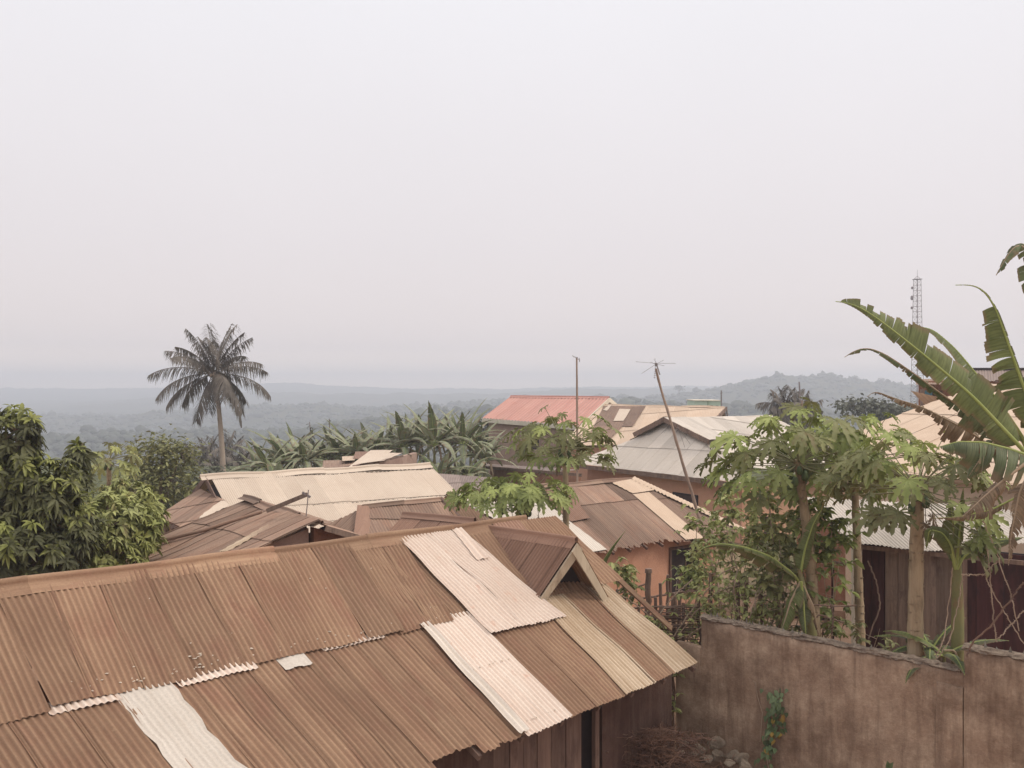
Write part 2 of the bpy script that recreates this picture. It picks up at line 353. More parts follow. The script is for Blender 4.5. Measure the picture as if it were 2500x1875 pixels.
# ---------------------------------------------------------------- ground, hills, haze
_vy = [0, 30, 60, 75, 95, 130, 200, 300, 450, 600, 900, 1500, 2300, 2700, 3000]
_vz = [0, 0, 1.0, .6, -3, -14, -32, -48, -60, -61, -58, -52, -42, -34, -60]
def ground_z(x, y):
    x = np.asarray(x, float); y = np.asarray(y, float); k = np.where(y > 5, x / np.maximum(y, 5), 0)
    side = np.clip((k + .1) / .5, 0, 1)                   # the village runs on further on the right
    y2 = np.where(y > 75, 75 + (y - 75) * (1 - .45 * side * np.clip((600 - y) / 500, 0, 1)), y)
    z = np.interp(y2, _vy, _vz)
    u = 1250 + k * F
    def crest(D, wn, wf, us, vs, amp, sc):
        vv = np.interp(u, us, vs); zc = H - (vv - 937.5) / F * D
        zc = zc + (fbm(x / sc + 9, y / sc) - .47) * amp
        return zc, np.exp(-((y - D) / np.where(y < D, wn, wf)) ** 2)
    for D, wn, wf, us, vs, amp, sc in (
        (640, 190, 120, [-600, 0, 400, 700, 900, 1150, 1400, 1800, 2500, 3200], [1075, 1082, 1075, 1050, 1024, 1012, 1000, 1010, 1000, 1000], 20, 120),
        (1150, 230, 150, [-600, 0, 500, 800, 1100, 1500, 1700, 1800, 1900, 2000, 2100, 2220, 2400, 3000],
         [1010, 1020, 1012, 992, 985, 975, 958, 938, 922, 919, 922, 936, 944, 950], 22, 170),
        (1900, 350, 220, [-600, 0, 600, 900, 1200, 1500, 1800, 2500], [985, 985, 965, 958, 962, 955, 950, 950], 26, 300),
        (2600, 380, 200, [-600, 0, 300, 550, 660, 720, 800, 950, 1250, 1550, 1700, 1800, 2500, 3200],
         [950, 948, 949, 946, 937, 935, 942, 948, 950, 945, 943, 945, 947, 946], 10, 400)):
        zc, wgt = crest(D, wn, wf, us, vs, amp, sc)
        z = np.maximum(z, z + (zc - z) * wgt)
    # tree-top relief grows in beyond the village
    f = np.clip((y - 90) / 60, 0, 1)
    z = z + f * ((fbm(x / 11, y / 11, 3) - .45) * 7 + (fbm(x / 45, y / 45, 3) - .45) * 12)
    return z
def gz(x, y): return float(ground_z(np.array([x]), np.array([y]))[0])

def terrain(name, ys, ks, mat):
    Y, K = np.meshgrid(ys, ks, indexing='ij'); X = K * np.maximum(Y, 60)
    Z = ground_z(X, Y); Z = Z + np.where(Y < 60, (fbm(X * .7, Y * .7, 3) - .45) * .12, 0)
    mb = MB(); mb.grid(np.stack([X, Y, Z], -1)[::-1]); return mb.build(name, mat, smooth=True)
m, t, b = newmat('forest_floor'); ob_ = nd(t, 'ShaderNodeTexCoord').outputs['Object']
f1 = noise(t, ob_, .12, 6, .75); f2 = noise(t, ob_, .02, 4)
c = mix(t, f1, (.03, .038, .024), (.065, .075, .04)); c = mix(t, math_(t, 'MULTIPLY', f2, .5), c, (.10, .09, .05))
f3 = noise(t, ob_, .006, 4, .6, .6, .68); c = mix(t, math_(t, 'MULTIPLY', f3, .5), c, (.17, .13, .09))
t.links.new(c, b.inputs['Base Color']); b.inputs['Roughness'].default_value = 1; b.inputs['Specular IOR Level'].default_value = 0
M['forest'] = m
kind(terrain('ground', np.concatenate([np.linspace(-60, -12, 16), np.linspace(-11, 40, 60), np.linspace(41, 160, 90)]), np.linspace(-1.3, 1.3, 300), M['dirt']), 'structure')
_ys = [135.0]
while _ys[-1] < 2950: _ys.append(_ys[-1] * 1.0085 + .4)
kind(terrain('hills', np.array(_ys), np.linspace(-1.0, 1.0, 560), M['forest']), 'structure')

hz = MB(); hz.box((0, 1440, -20), (3600, 0, 0), (0, 1560, 0), (0, 0, 62))
m = bpy.data.materials.new('haze'); m.use_nodes = True; t = m.node_tree; t.nodes.clear()
pv = t.nodes.new('ShaderNodeVolumePrincipled'); o_ = t.nodes.new('ShaderNodeOutputMaterial')
pv.inputs['Color'].default_value = (.835, .88, .985, 1); pv.inputs['Density'].default_value = .00096
pv.inputs['Density Attribute'].default_value = ''; pv.inputs['Anisotropy'].default_value = .3
t.links.new(pv.outputs[0], o_.inputs['Volume'])
kind(hz.build('haze', m), 'stuff', 'pale blue grey haze over the whole valley and the far hills', 'haze')

# ---------------------------------------------------------------- roofs
def sag(g, a=.018, sc=1.3):
    g = g.copy(); g[..., 2] += (fbm(g[..., 0] / sc + 50, g[..., 1] / sc + 50, 2) - .37) * a * 2; return g

def roof_poly(pick, poly, down, pitch=.076, amp=.010, sw=.68, rows=(2.3, 2.2, 2.2, 2.2), sub=4, lift=0., ragged=0., seed=0, nl=4, sg=.02):
    """corrugated sheets laid over a flat convex polygon; pick(col,row) gives the mesh they go to"""
    r = np.random.default_rng(seed); P3 = np.array([A(p) for p in poly])
    n = np.zeros(3)
    for i in range(len(P3)): n += np.cross(P3[i] - P3[0], P3[(i + 1) % len(P3)] - P3[0])
    n = nrm(n); n = n if n[2] > 0 else -n
    d = A(down); d = nrm(d - n * d.dot(n)); a = np.cross(n, d); o = P3.mean(0)
    q = np.stack([(P3 - o) @ a, (P3 - o) @ d], 1); s0, s1 = q[:, 0].min(), q[:, 0].max(); tb = q[:, 1].min()
    def span(s):
        lo = np.full(len(s), 1e9); hi = np.full(len(s), -1e9)
        for i in range(len(q)):
            (x0, y0), (x1, y1) = q[i], q[(i + 1) % len(q)]
            if abs(x1 - x0) < 1e-9: continue
            u = (s - x0) / (x1 - x0); ok = (u >= -1e-6) & (u <= 1 + 1e-6); y = y0 + u * (y1 - y0)
            lo = np.where(ok, np.minimum(lo, y), lo); hi = np.where(ok, np.maximum(hi, y), hi)
        return lo, hi
    ncol = max(1, int(math.ceil((s1 - s0) / sw - .15)))
    for c in range(ncol):
        c0 = s0 + c * sw; c1 = min(s1, c0 + sw + .04) if c < ncol - 1 else s1
        k = max(2, int(round((c1 - c0) / pitch * sub)) + 1); ss = np.linspace(c0 + 1e-5, c1 - 1e-5, k)
        lo, hi = span(ss); hi0 = hi.copy()
        if ragged: hi = hi + (np.repeat(r.random(k // 3 + 1), 3)[:k] - .6) * ragged + r.normal(0, ragged * .1, k) + r.normal(0, ragged * .3)
        r0 = tb
        for w_, L in enumerate(rows):
            r1 = r0 + L; j = r.normal(0, .02)
            a0 = np.maximum(lo, r0 - .12); a1 = np.minimum(hi, r1 + j)
            if (a1 - a0).max() <= .02: r0 = r1; continue
            a1 = np.maximum(a1, a0)
            f = np.linspace(0, 1, nl + 1)[:, None]; T = a0 + (a1 - a0) * f
            hh = amp * np.cos(2 * math.pi * (ss - s0) / pitch) + lift + .012 * (ss - c0) / sw
            hh = hh[None] + .016 * (T - r0) / L - .006 * w_
            g = o + a * ss[None, :, None] + d * T[..., None] + n * hh[..., None]
            off = r.random(2) * 20
            uv = np.stack([np.broadcast_to(ss + off[0], T.shape), T - tb + off[1]], -1)
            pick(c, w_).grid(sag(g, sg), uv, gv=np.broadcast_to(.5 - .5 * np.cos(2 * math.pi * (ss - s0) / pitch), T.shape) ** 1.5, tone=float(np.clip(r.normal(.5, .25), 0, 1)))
            r0 = r1
            if r1 > hi.max(): break
    return o, n, a, d

def ridge_cap(mb, p, q, dF, dB, flap=.22, roll=.045, piece=1.9, sub=6, wob=.01, seed=0, lf=.03):
    """rolled ridge cap; dF and dB are the unit directions down the two slopes"""
    p, q, dF, dB = map(A, (p, q, dF, dB)); L = np.linalg.norm(q - p); d = (q - p) / L; r = np.random.default_rng(seed)
    n = max(1, int(round(L / piece))); up = A((0, 0, 1))
    hF = nrm(dF * A((1, 1, 0))); prof = [dF * flap + up * lf, dF * (flap * .5) + up * (lf + .004), dF * .05 + up * lf]
    prof += [hF * math.cos(a) * roll + up * (lf + .01 + math.sin(a) * roll * 1.25) for a in np.linspace(-.2, math.pi + .2, 9)]
    prof += [dB * .05 + up * lf, dB * flap + up * lf]; prof = np.array(prof)
    lens = np.concatenate([[0], np.cumsum(np.linalg.norm(np.diff(prof, axis=0), axis=1))])
    for i in range(n):
        a0, a1 = L * i / n - .06, L * (i + 1) / n; s = np.linspace(a0, a1, sub)
        j = r.normal(0, wob * .4, 3); sc = 1 + .04 * (i % 2)
        g = p + d * s[:, None, None] + prof[None] * sc + up * ((s - a0) / (a1 - a0) * .008 + j[2])[:, None, None]
        g = g + up * (wob * np.sin(s * 1.7 + i))[:, None, None]
        uv = np.stack(np.broadcast_arrays(lens[None] + i * 3.1, s[:, None] + i), -1)
        mb.grid(g, uv, tone=float(np.clip(r.normal(.5, .2), 0, 1)))

def wallquad(mb, a, b, zb, th=.2, side=None, tone=.5):
    """a solid wall whose top runs a -> b, standing on height zb; side points to its inner face"""
    a, b = A(a), A(b); d = nrm((b - a) * A((1, 1, 0))); s = A((-d[1], d[0], 0))
    if side is not None and s @ A(side) < 0: s = -s
    s = s * th; dn = lambda p: A((p[0], p[1], zb)); v = [a, b, dn(b), dn(a)]; v += [x + s for x in v]
    mb.add(v, [(0, 1, 2, 3), (7, 6, 5, 4), (0, 4, 5, 1), (3, 2, 6, 7), (0, 3, 7, 4), (1, 5, 6, 2)], tone=tone)

def opening(parent, a, b, u0, v0, u1, v1, name='window', mat='dark', frame='plank', fw=.07, sill=False):
    """window or door in the wall under a -> b, found by its photo corners"""
    a, b = V(a), V(b); pl = (a, (b - a).cross(V((0, 0, 1))).normalized())
    p, q = RP(u0, v0, pl), RP(u1, v1, pl); d = V((q.x - p.x, q.y - p.y, 0)); L = d.length; d = d / L
    out = V((d.y, -d.x, 0));
    if out.dot(V((0, 0, H)) - p) < 0: out = -out
    c = V(((p.x + q.x) / 2, (p.y + q.y) / 2, (p.z + q.z) / 2)); hh = abs(p.z - q.z) / 2
    mb = MB(); mb.box(c + out * .012, d * L / 2, out * .01, V((0, 0, hh)))
    w_ = mb.build(name, M[mat], parent); fb = MB()
    for s in (-1, 1):
        fb.box(c + d * s * (L / 2 + fw / 2) + out * .03, d * fw / 2, out * .03, V((0, 0, hh + fw)))
        fb.box(c + V((0, 0, s * (hh + fw / 2))) + out * (.028 if s < 0 else .031), d * L / 2, out * .03, V((0, 0, fw / 2)))
    if sill: fb.box(c + V((0, 0, -hh - fw - .04)) + out * .06, d * (L / 2 + .12), out * .07, V((0, 0, .035)))
    fb.build('frame', M[frame], w_); return w_

D1 = V((.786, .618, 0)); D2 = V((.618, -.786, 0))          # along and across the near ridge

# ---------------------------------------------------------------- the near house with the patched roof
R0, R1 = PH(0, 1440, 2.8), PH(1338, 1268, 2.80)
Sl, Sr = PH(125, 1730, 4.0), PH(1472, 1432, 3.80)
El, Er = PH(415, 2149, 5.3), PH(1698, 1627, 4.84)
def t_u(a, b, u):
    k = (u - 1250) / F; return (k * a.y - a.x) / ((b.x - a.x) - k * (b.y - a.y))
def lp(a, b, t): return A(a) + (A(b) - A(a)) * np.asarray(t)[..., None]
def msheet(mb, row, tt, tb, s0=0., s1=1., lift=0., tone=.5, ragged=0., seed=0, amp=.013, curl=0., edge=None, sub=7, nl=14, pitch=.076):
    """one sheet of the near roof: row 0 is ridge to seam, row 1 seam to eave; tt and tb are its ends along the ridge line"""
    top, bot = ((R0, R1), (Sl, Sr)) if row == 0 else ((Sl, Sr), (El, Er))
    r = np.random.default_rng(seed); W_ = np.linalg.norm(lp(*bot, tb[0]) - lp(*bot, tb[1]))
    nc = max(2, round(W_ / pitch)); k = nc * sub + 1; x = np.linspace(0, 1, k); S = np.full(k, s1)
    if ragged:
        jag = np.repeat(r.random(k // 9 + 2), 9)[:k]; jag = (jag + np.interp(np.arange(k), np.arange(0, k + 20, 20), r.random(len(np.arange(0, k + 20, 20))))) / 2
        S = S + (jag - .5) * ragged * .55 + r.normal(0, ragged * .02, k)
    f = np.linspace(0, 1, nl + 1)[:, None]; s = s0 + (S[None] - s0) * f
    x0 = x[None] + (0 if edge is None else edge(f) * (x[None] - .5) * 2)
    Tt = lp(*top, tt[0] + (tt[1] - tt[0]) * x0); Tb = lp(*bot, tb[0] + (tb[1] - tb[0]) * x0)
    g = Tt * (1 - s[..., None]) + Tb * s[..., None]
    n = nrm(np.cross(A(bot[1]) - A(bot[0]), A(top[0]) - A(bot[0]))); n = n if n[2] > 0 else -n
    # slight settling between the purlins and sheets that overlap at one side
    hh = amp * np.cos(2 * math.pi * nc * x)[None] * np.ones_like(s) + lift + .010 * x[None] + .018 * (f - .15) + curl * np.maximum(0, f - .85) * 6
    hh = hh + .01 * np.sin(s * 9.4 + row) + (fbm(x[None] * 2.5 + seed * 3.1, s * 3 + seed, 3) - .44) * .035 + np.maximum(0, .06 - x[None]) * .10 * (fbm(f * 6 + seed, f * 0 + seed, 2) - .2)
    g = sag(g + n * hh[..., None], .03, 1.1)
    off = r.random(2) * 30; Ls = np.linalg.norm(A(bot[0]) - A(top[0]))
    uv = np.stack([np.broadcast_to(x[None] * W_ + off[0], s.shape), s * Ls + off[1]], -1)
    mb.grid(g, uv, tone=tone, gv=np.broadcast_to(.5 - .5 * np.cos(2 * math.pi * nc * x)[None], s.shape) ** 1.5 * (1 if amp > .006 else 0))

house = thing('tin_roof_house', 'nearest house under a long rusty corrugated roof patched with pale sheets', 'house', loc=(0, 15, 0))
rust = MB(); lower = MB(); verge_b = MB()
ub = [-20, 108, 232, 346, 460, 570, 675, 757, 842, 921, 968]
tu = [-.33, -.265, -.20, -.135, -.07] + [t_u(R0, R1, u) for u in ub]
for i in range(len(tu) - 1):
    j = R.uniform(-.009, .009)
    msheet(rust, 0, (tu[i], tu[i + 1] + .004), (tu[i] + j, tu[i + 1] + .004 + j * .5), 0, 1.02 + R.uniform(-.01, .025), lift=.03 + R.uniform(0, .012), tone=R.uniform(.1, .95), seed=i, ragged=.018)
for i, (a, b_, c, d) in enumerate(((905, 975, 1075, 1150), (970, 1045, 1145, 1228), (1040, 1112, 1222, 1312))):
    msheet(rust, 0, (t_u(R0, R1, a), t_u(R0, R1, b_)), (t_u(Sl, Sr, c), t_u(Sl, Sr, d)), 0, 1.0, lift=.005, tone=.4, seed=30 + i)
msheet(rust, 0, (t_u(R0, R1, 842), t_u(R0, R1, 925)), (t_u(Sl, Sr, 985), t_u(Sl, Sr, 1090)), 0, 1.0, lift=.02, tone=.5, seed=37)
def tR(u): return t_u(R0, R1, u)
def tS(u): return t_u(Sl, Sr, u)
def tE(u): return t_u(El, Er, u)
for i, (a, b_, c, d) in enumerate(((1105, 1190, 1250, 1330), (1190, 1275, 1320, 1395), (1262, 1352, 1392, 1517))):
    msheet(rust, 0, (tR(a), tR(b_)), (tS(c), tS(d)), 0, 1.0, lift=.03 + .012 * i, tone=(.4, .55, .8)[i], seed=40 + i, pitch=(.076, .076, .095)[i], amp=(.011, .011, .014)[i])
rust.build('roof', M['rust'], house, True)
# lower row, left to right; ends given by photo columns at seam and eave
tl = [tS(285) - .068 * k for k in range(8, -1, -1)]
for i in range(len(tl) - 1):
    msheet(lower, 1, (tl[i], tl[i + 1] + .004), (tl[i] + .005, tl[i + 1] + .009), -.03, 1.03, tone=R.uniform(.1, .4), seed=60 + i, ragged=.04)
t0, t1 = tS(285), tS(1025); e0, e1 = t0 + .004, tE(1281); n = 11
for i in range(n):
    q0, q1 = i / n, (i + 1) / n + .006
    msheet(lower, 1, (t0 + (t1 - t0) * q0, t0 + (t1 - t0) * q1), (e0 + (e1 - e0) * q0, e0 + (e1 - e0) * q1), -.03, 1.0 + R.uniform(-.01, .015) - (.05 if i in (7, 8) else 0),
           tone=R.uniform(.2, .7), seed=80 + i, ragged=.09 if i > 7 else .02)
for i, (a, b_, c, d) in enumerate(((1143, 1225, 1389, 1456), (1222, 1312, 1453, 1531))):
    msheet(lower, 1, (tS(a), tS(b_)), (tE(c), tE(d)), -.03, 1.01, tone=.55 + .1 * i, seed=100 + i, ragged=.02)
lower.build('roof_lower_row', M['rust'], house, True)
def patch(label, mat, *a, **k):
    mb = MB(); msheet(mb, *a, **k); return mb.build('roof_patch', M[mat], house, True, label)
patch('broad pale sheet reaching from the ridge past the seam', 'pale', 0, (tR(966), tR(1040)), (tS(1143), tS(1225)), .01, 1.25, lift=.065, tone=.6, seed=1, ragged=.03, curl=.03)
patch('pale pinkish sheet beside the gablet', 'pale', 0, (tR(1036), tR(1112)), (tS(1222), tS(1318)), .01, 1.25, lift=.07, tone=.58, seed=2, ragged=.05, edge=lambda f: .05 * np.sin(f * 7))
patch('curled pale strip running down from the ridge', 'pale', 0, (tR(1098), tR(1122)), (tS(1243), tS(1275)), .0, .45, lift=.085, tone=.6, seed=3, pitch=.12, amp=.014)
patch('pale sheet with a row of nails below the seam', 'pale', 1, (tS(1032), tS(1145)), (tE(1281), tE(1391)), -.03, 1.015, lift=.035, tone=.7, seed=4, ragged=.02)
patch('white folded strip along the pale sheet', 'white_tin', 1, (tS(1020), tS(1042)), (tE(1266), tE(1292)), .0, .99, lift=.06, tone=.9, seed=5, pitch=.2, amp=.018, ragged=.03)
patch('pale weathered sheet with a rust streak under the gablet', 'pale_edge', 1, (tS(1308), tS(1372)), (tE(1523), tE(1598)), -.06, 1.01, lift=.03, tone=.6, seed=6, ragged=.02)
patch('brown ribbed sheet between two weathered ones', 'rust', 1, (tS(1368), tS(1430)), (tE(1594), tE(1645)), -.06, 1.0, lift=.038, tone=.5, seed=7, ragged=.02)
patch('beige outermost sheet at the gable edge', 'pale_edge', 1, (tS(1426), tS(1476)), (tE(1641), tE(1700)), -.10, 1.0, lift=.045, tone=.35, seed=8, ragged=.01)
patch('flat white sheet with ragged edges in the lower left', 'white_tin', 1, (tS(277), tS(412)), (tS(277) + .004, tS(412) + .010), -.0, 1.0, lift=.024, tone=.3, seed=9, amp=.006, ragged=.03, edge=lambda f: .07 * np.sin(f * 9 + 1) * f + .03 * np.sin(f * 31))
patch('little white patch tucked under the seam', 'white_tin', 1, (tS(668), tS(735)), (tS(672), tS(729)), -.02, .11, lift=.022, tone=.3, seed=10, amp=.003, ragged=.03, nl=6)
patch('pale ragged strip under the seam at the left', 'pale', 1, (tS(108), tS(283)), (tS(108), tS(283)), -.02, .055, lift=.014, tone=.5, seed=11, amp=.013, ragged=.004, nl=4)
patch('pale ragged strip under the seam beside the white sheet', 'pale', 1, (tS(424), tS(616)), (tS(424), tS(616)), -.02, .055, lift=.014, tone=.8, seed=12, amp=.013, ragged=.004, nl=4)
patch('thin pale strip under the seam below the middle sheets', 'pale', 1, (tS(780), tS(930)), (tS(780), tS(930)), -.02, .035, lift=.014, tone=.3, seed=13, amp=.012, ragged=.004, nl=4)
patch('pinkish short sheet just under the ridge cap', 'rust_red', 0, (tR(1198), tR(1262)), (tS(1320), tS(1392)), .0, .5, lift=.07, tone=.9, seed=14)
nU = nrm(np.cross(A(Sr) - A(Sl), A(R0) - A(Sl))); nU = nU if nU[2] > 0 else -nU
nL = nrm(np.cross(A(Er) - A(El), A(Sl) - A(El))); nL = nL if nL[2] > 0 else -nL
for i in range(66):
    nb = MB()
    if i < 46: tt = R.uniform(.03, .92); s = R.choice((.93, .95, .96)); p = lp(R0, R1, tt) * (1 - s) + lp(Sl, Sr, tt) * s + nU * .062
    elif i < 58: tt = tS(1045) + (tS(1140) - tS(1045)) * R.random(); s = R.choice((.45, .46, .93)); tt2 = tE(1290) + (tE(1380) - tE(1290)) * R.random(); tq = tS(1045) + (i - 46) / 12 * (tS(1140) - tS(1045)); tq2 = tE(1295) + (i - 46) / 12 * (tE(1385) - tE(1295)); p = lp(Sl, Sr, tq) * (1 - s) + lp(El, Er, tq2) * s + nL * .062
    else: tt = R.uniform(.1, 1.); s = R.uniform(.1, .8); p = lp(R0, R1, tt) * (1 - s) + lp(Sl, Sr, tt) * s + nU * .055
    r_ = R.uniform(.007, .013); nb.box(p, (r_, 0, 0), (0, r_, 0), (0, 0, .007), tone=R.random()); nb.build('nail', M['nail'], house)
for i in range(32):                                       # torn flecks of bare metal near the seam
    nb = MB()
    tt = R.choice((.04, .06, .08, .115, .2, .3, .42, .62, .63)) + R.uniform(-.03, .03); s = R.uniform(.84, .98) if i < 34 else R.uniform(.2, .8)
    p = lp(R0, R1, tt) * (1 - s) + lp(Sl, Sr, tt) * s + nU * .06
    a_ = R.uniform(0, 6); q_ = [p + (A(D1) * math.cos(a_ + k * 1.26) + A(D2) * math.sin(a_ + k * 1.26) * .9) * R.uniform(.008, .045) for k in range(5)]
    nb.add(q_ + [p + nU * .01], t=[(k, (k + 1) % 5, 5) for k in range(5)]); nb.build('bare_fleck', M['nail'], house)
dFm = (Sl - R0).normalized(); dBm = V((-.618 * .88, .786 * .88, -.475))
cap = MB(); ridge_cap(cap, lp(R0, R1, -.33), lp(R0, R1, tR(1283)), V(dFm), dBm, .26, .045, 1.95, 10, .014, 4, .07)
cap.build('ridge_cap', M['rust'], house, True)
bk = MB(); L0, L1 = V(lp(R0, R1, -.33)), V(lp(R0, R1, 1.0))
roof_poly(lambda c, r: bk, [L0, L1, L1 + dBm * 3.9, L0 + dBm * 3.9], dBm, seed=3); bk.build('back_roof', M['rust'], house, True)
# gablet on the front slope
_pu, _pl = plane(R0, R1, (Sl + Sr) / 2), plane(Sl, Sr, Er)
G0 = RP(1199, 1299, _pu) + V((0, 0, .06)); G1 = PH(1408, 1322, H - G0.z - .03)
GL, GR = RP(1302, 1486, _pu) + V((0, 0, .04)), RP(1486, 1468, _pl) + V((0, 0, .04))
gab = thing('tmp', 'x', 'x'); bpy.data.objects.remove(gab)
gm = MB(); gl = GL - G1; gr = GR - G1
roof_poly(lambda c, r: gm, [G0, G1, GL], gl, rows=(3,), sw=.62, seed=5, sub=6, nl=8, sg=.01, amp=.011)
gable = gm.build('gablet_roof', M['rust_red'], house, True)
gm = MB(); roof_poly(lambda c, r: gm, [G0, G1, GR], gr, rows=(3,), seed=6, sub=6, nl=8, sg=.01)
gm.build('gablet_roof', M['rust'], house, True)
cap = MB(); ridge_cap(cap, G0 + (G0 - G1) * .03, G1, gl.normalized(), gr.normalized(), .19, .03, 2.6, 8, .004, 9); cap.build('gablet_ridge_cap', M['rust_red'], house, True)
gm = MB(); tri_ = [p + (G0 - p) * .22 + V((0, 0, dz)) for p, dz in ((G1, -.05), (GL, -.02), (GR, -.02))]
gm.add([A(p) for p in tri_] + [A(p - V(D2) * .03) for p in tri_], [(0, 1, 4, 3), (1, 2, 5, 4), (2, 0, 3, 5)], t=[(0, 2, 1), (3, 4, 5)]); gm.build('gablet_shade_panel', M['dark'], house)  # added dark panel standing in for the shade inside the gablet
for sgn, e_ in ((0, gl), (1, gr)):
    q_ = V(D2) * .03; bb = MB()
    s0 = G1 + q_ + V((0, 0, -.03)); e2 = G1 + e_ * 1.05 + q_ + V((0, 0, -.03)); dd = (e2 - s0).normalized()
    inn = V(D2).cross(dd); inn = inn if inn.z < 0 else -inn
    wd = .15; v = [s0 + inn * 0, e2, e2 + inn * wd * .8 - dd * .05, s0 + inn * wd]
    v = [x + (V((0, 0, -wd * .35)) if k == 3 else V()) for k, x in enumerate(v)]; v += [x - V(D2) * .035 for x in v]
    g_ = np.array([A(x) for x in v]); bb.add(g_, [(0, 1, 2, 3), (7, 6, 5, 4), (0, 4, 5, 1), (3, 2, 6, 7), (0, 3, 7, 4), (1, 5, 6, 2)], tone=.5)
    bb.build('bargeboard', M['barge'], house)
vs = MB(); vs.beam(PH(1508, 1412, 3.80), PH(1640, 1535, 4.80), .17, .03, up=nL); vs.build('verge_strip', M['rust'], house)
# walls under the eave
ev = [V(lp(El, Er, t_)) for t_ in (-.35, 1.0)]; ins = -V(D2) * .75 + V((0, 0, .2))
wl0, wl1 = ev[0] + ins, ev[1] + ins - V(D1) * .35
def wpt(u):                                                 # along the front wall by photo column
    k = t_u(wl0, wl1, u); return wl0 + (wl1 - wl0) * k
bx = MB(); wallquad(bx, wl0, wpt(1205), -.3, .18, -D2); wallquad(bx, wpt(1470), wpt(1640), -.3, .18, -D2); wb = bx.build('wall', M['shaded_old_wall'], house)
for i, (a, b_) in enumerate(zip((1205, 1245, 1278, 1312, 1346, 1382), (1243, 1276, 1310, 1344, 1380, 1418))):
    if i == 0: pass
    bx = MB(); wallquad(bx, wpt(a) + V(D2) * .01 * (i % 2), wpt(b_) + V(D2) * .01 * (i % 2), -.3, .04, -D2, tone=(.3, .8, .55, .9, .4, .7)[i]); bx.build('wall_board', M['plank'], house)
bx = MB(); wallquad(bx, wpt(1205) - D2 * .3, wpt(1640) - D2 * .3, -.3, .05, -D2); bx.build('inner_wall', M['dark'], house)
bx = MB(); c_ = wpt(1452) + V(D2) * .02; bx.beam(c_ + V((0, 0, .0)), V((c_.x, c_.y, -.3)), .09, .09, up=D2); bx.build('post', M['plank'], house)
bx = MB(); gtop = V(lp(R0, R1, 1.0)) - V(D1) * .5 + V((0, 0, -.12)); bx2 = wl1 - V(D1) * .0
fr = wpt(1640); bk_ = fr - V(D2) * 6.6
v = [V((fr.x, fr.y, -.3)), V((bk_.x, bk_.y, -.3)), V((bk_.x, bk_.y, fr.z)), V((gtop.x, gtop.y, gtop.z - .1)), V(fr)]
v2 = [x - V(D1) * .18 for x in v]
bx.add([A(x) for x in v + v2], [(0, 1, 6, 5), (1, 2, 7, 6), (2, 3, 8, 7), (3, 4, 9, 8), (4, 0, 5, 9), (0, 4, 3, 1), (5, 6, 8, 9)], t=[(1, 3, 2), (6, 7, 8)]); bx.build('gable_wall', M['shaded_old_wall'], house)
bx = MB(); bl = wl0 - V(D2) * 6.6; wallquad(bx, bl, bk_, -.3, .18, D2); bx.build('back_wall', M['mud'], house)
rf = MB()
for q_ in np.linspace(.3, 1.0, 9):
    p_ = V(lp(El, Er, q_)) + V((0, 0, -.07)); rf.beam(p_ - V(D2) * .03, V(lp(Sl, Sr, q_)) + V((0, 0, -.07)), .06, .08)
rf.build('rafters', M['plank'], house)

# ---------------------------------------------------------------- boundary wall
cw = thing('concrete_wall', 'stained brown cement boundary wall with a rough crumbling top at the lower right', 'wall', loc=(5, 16, 0))
W0, W1 = PH(1712, 1500, 4.5), PH(2356, 1630, 4.5); wd_ = (W1 - W0); wd_.z = 0; wd_.normalize(); wn_ = V((wd_.y, -wd_.x, 0)); wn_ = wn_ if wn_.y < 0 else -wn_
def wall_grid(mb, a, b_, zt, zb, th, n1, n2, rag=.02, tone=.5):
    """wall with a slightly uneven plaster face and a broken top edge; a -> b_ is the front top line"""
    a, b_ = A(a), A(b_); s = np.linspace(0, 1, n1); d = nrm((b_ - a) * A((1, 1, 0))); o_ = A(wn_); L = np.linalg.norm(b_ - a)
    top = zt + (fbm(s * L * 3 + a[0], s * 0 + 3, 4) - .45) * rag * 2
    prof = [(0, 0), (0, .3), (0, .6), (0, .9), (0, 1)]; rows = []
    for f in np.linspace(0, 1, n2): rows.append((0., f))
    rows += [(-.3, 1.02), (-.7, 1.015), (-1, 1)]; rows += [(-1, 0)]
    g = []
    for w_, f in rows:
        z = zb + (top - zb) * min(f, 1) + max(0, f - 1) * 1.2
        x = a + (b_ - a) * s[:, None]; bm = (fbm(s * L * 1.5, z * 1.5, 5) - .45) * .07 if w_ == 0 else 0
        pt = np.stack([x[:, 0], x[:, 1], z], 1) + o_ * (w_ * th + bm)[..., None] if np.ndim(bm) else np.stack([x[:, 0], x[:, 1], z], 1) + o_ * (w_ * th)
        g.append(pt)
    g = np.array(g); mb.grid(g, tone=tone)
    for c_ in (0, -1):
        e_ = g[:, c_]; mb.add(np.vstack([e_, e_.mean(0)]), t=[(k, (k + 1) % len(e_), len(e_)) for k in range(len(e_))], tone=tone)
fp = MB(); wall_grid(fp, W0, W1, W0.z - .1, -.4, .16, 120, 24); fp.build('wall_face', M['cement'], cw, True)
X0, X1 = W1 + V(wn_) * .05, W1 + wd_ * 2.2 + V(wn_) * .05; X0.z = X1.z = H - 4.12
fp = MB(); wall_grid(fp, X0, X1, X0.z - .1, -.4, .21, 60, 24); fp.build('wall_face', M['cement'], cw, True, 'taller section at the right edge')
Y0 = W0 - wd_ * .56; lowz = H - 5.15
fp = MB(); wall_grid(fp, Y0 + V(wn_) * .02, W0 + V(wn_) * .02, lowz, -.4, .16, 20, 12); fp.build('wall_face', M['cement'], cw, True, 'short lower end beside the tin roof')
fp = MB(); wall_grid(fp, W1 - wd_ * .42 + V(wn_) * .045, W1 - wd_ * .02 + V(wn_) * .045, W1.z - .33, -.4, .1, 12, 14, .005); fp.build('pillar', M['cement'], cw, True)
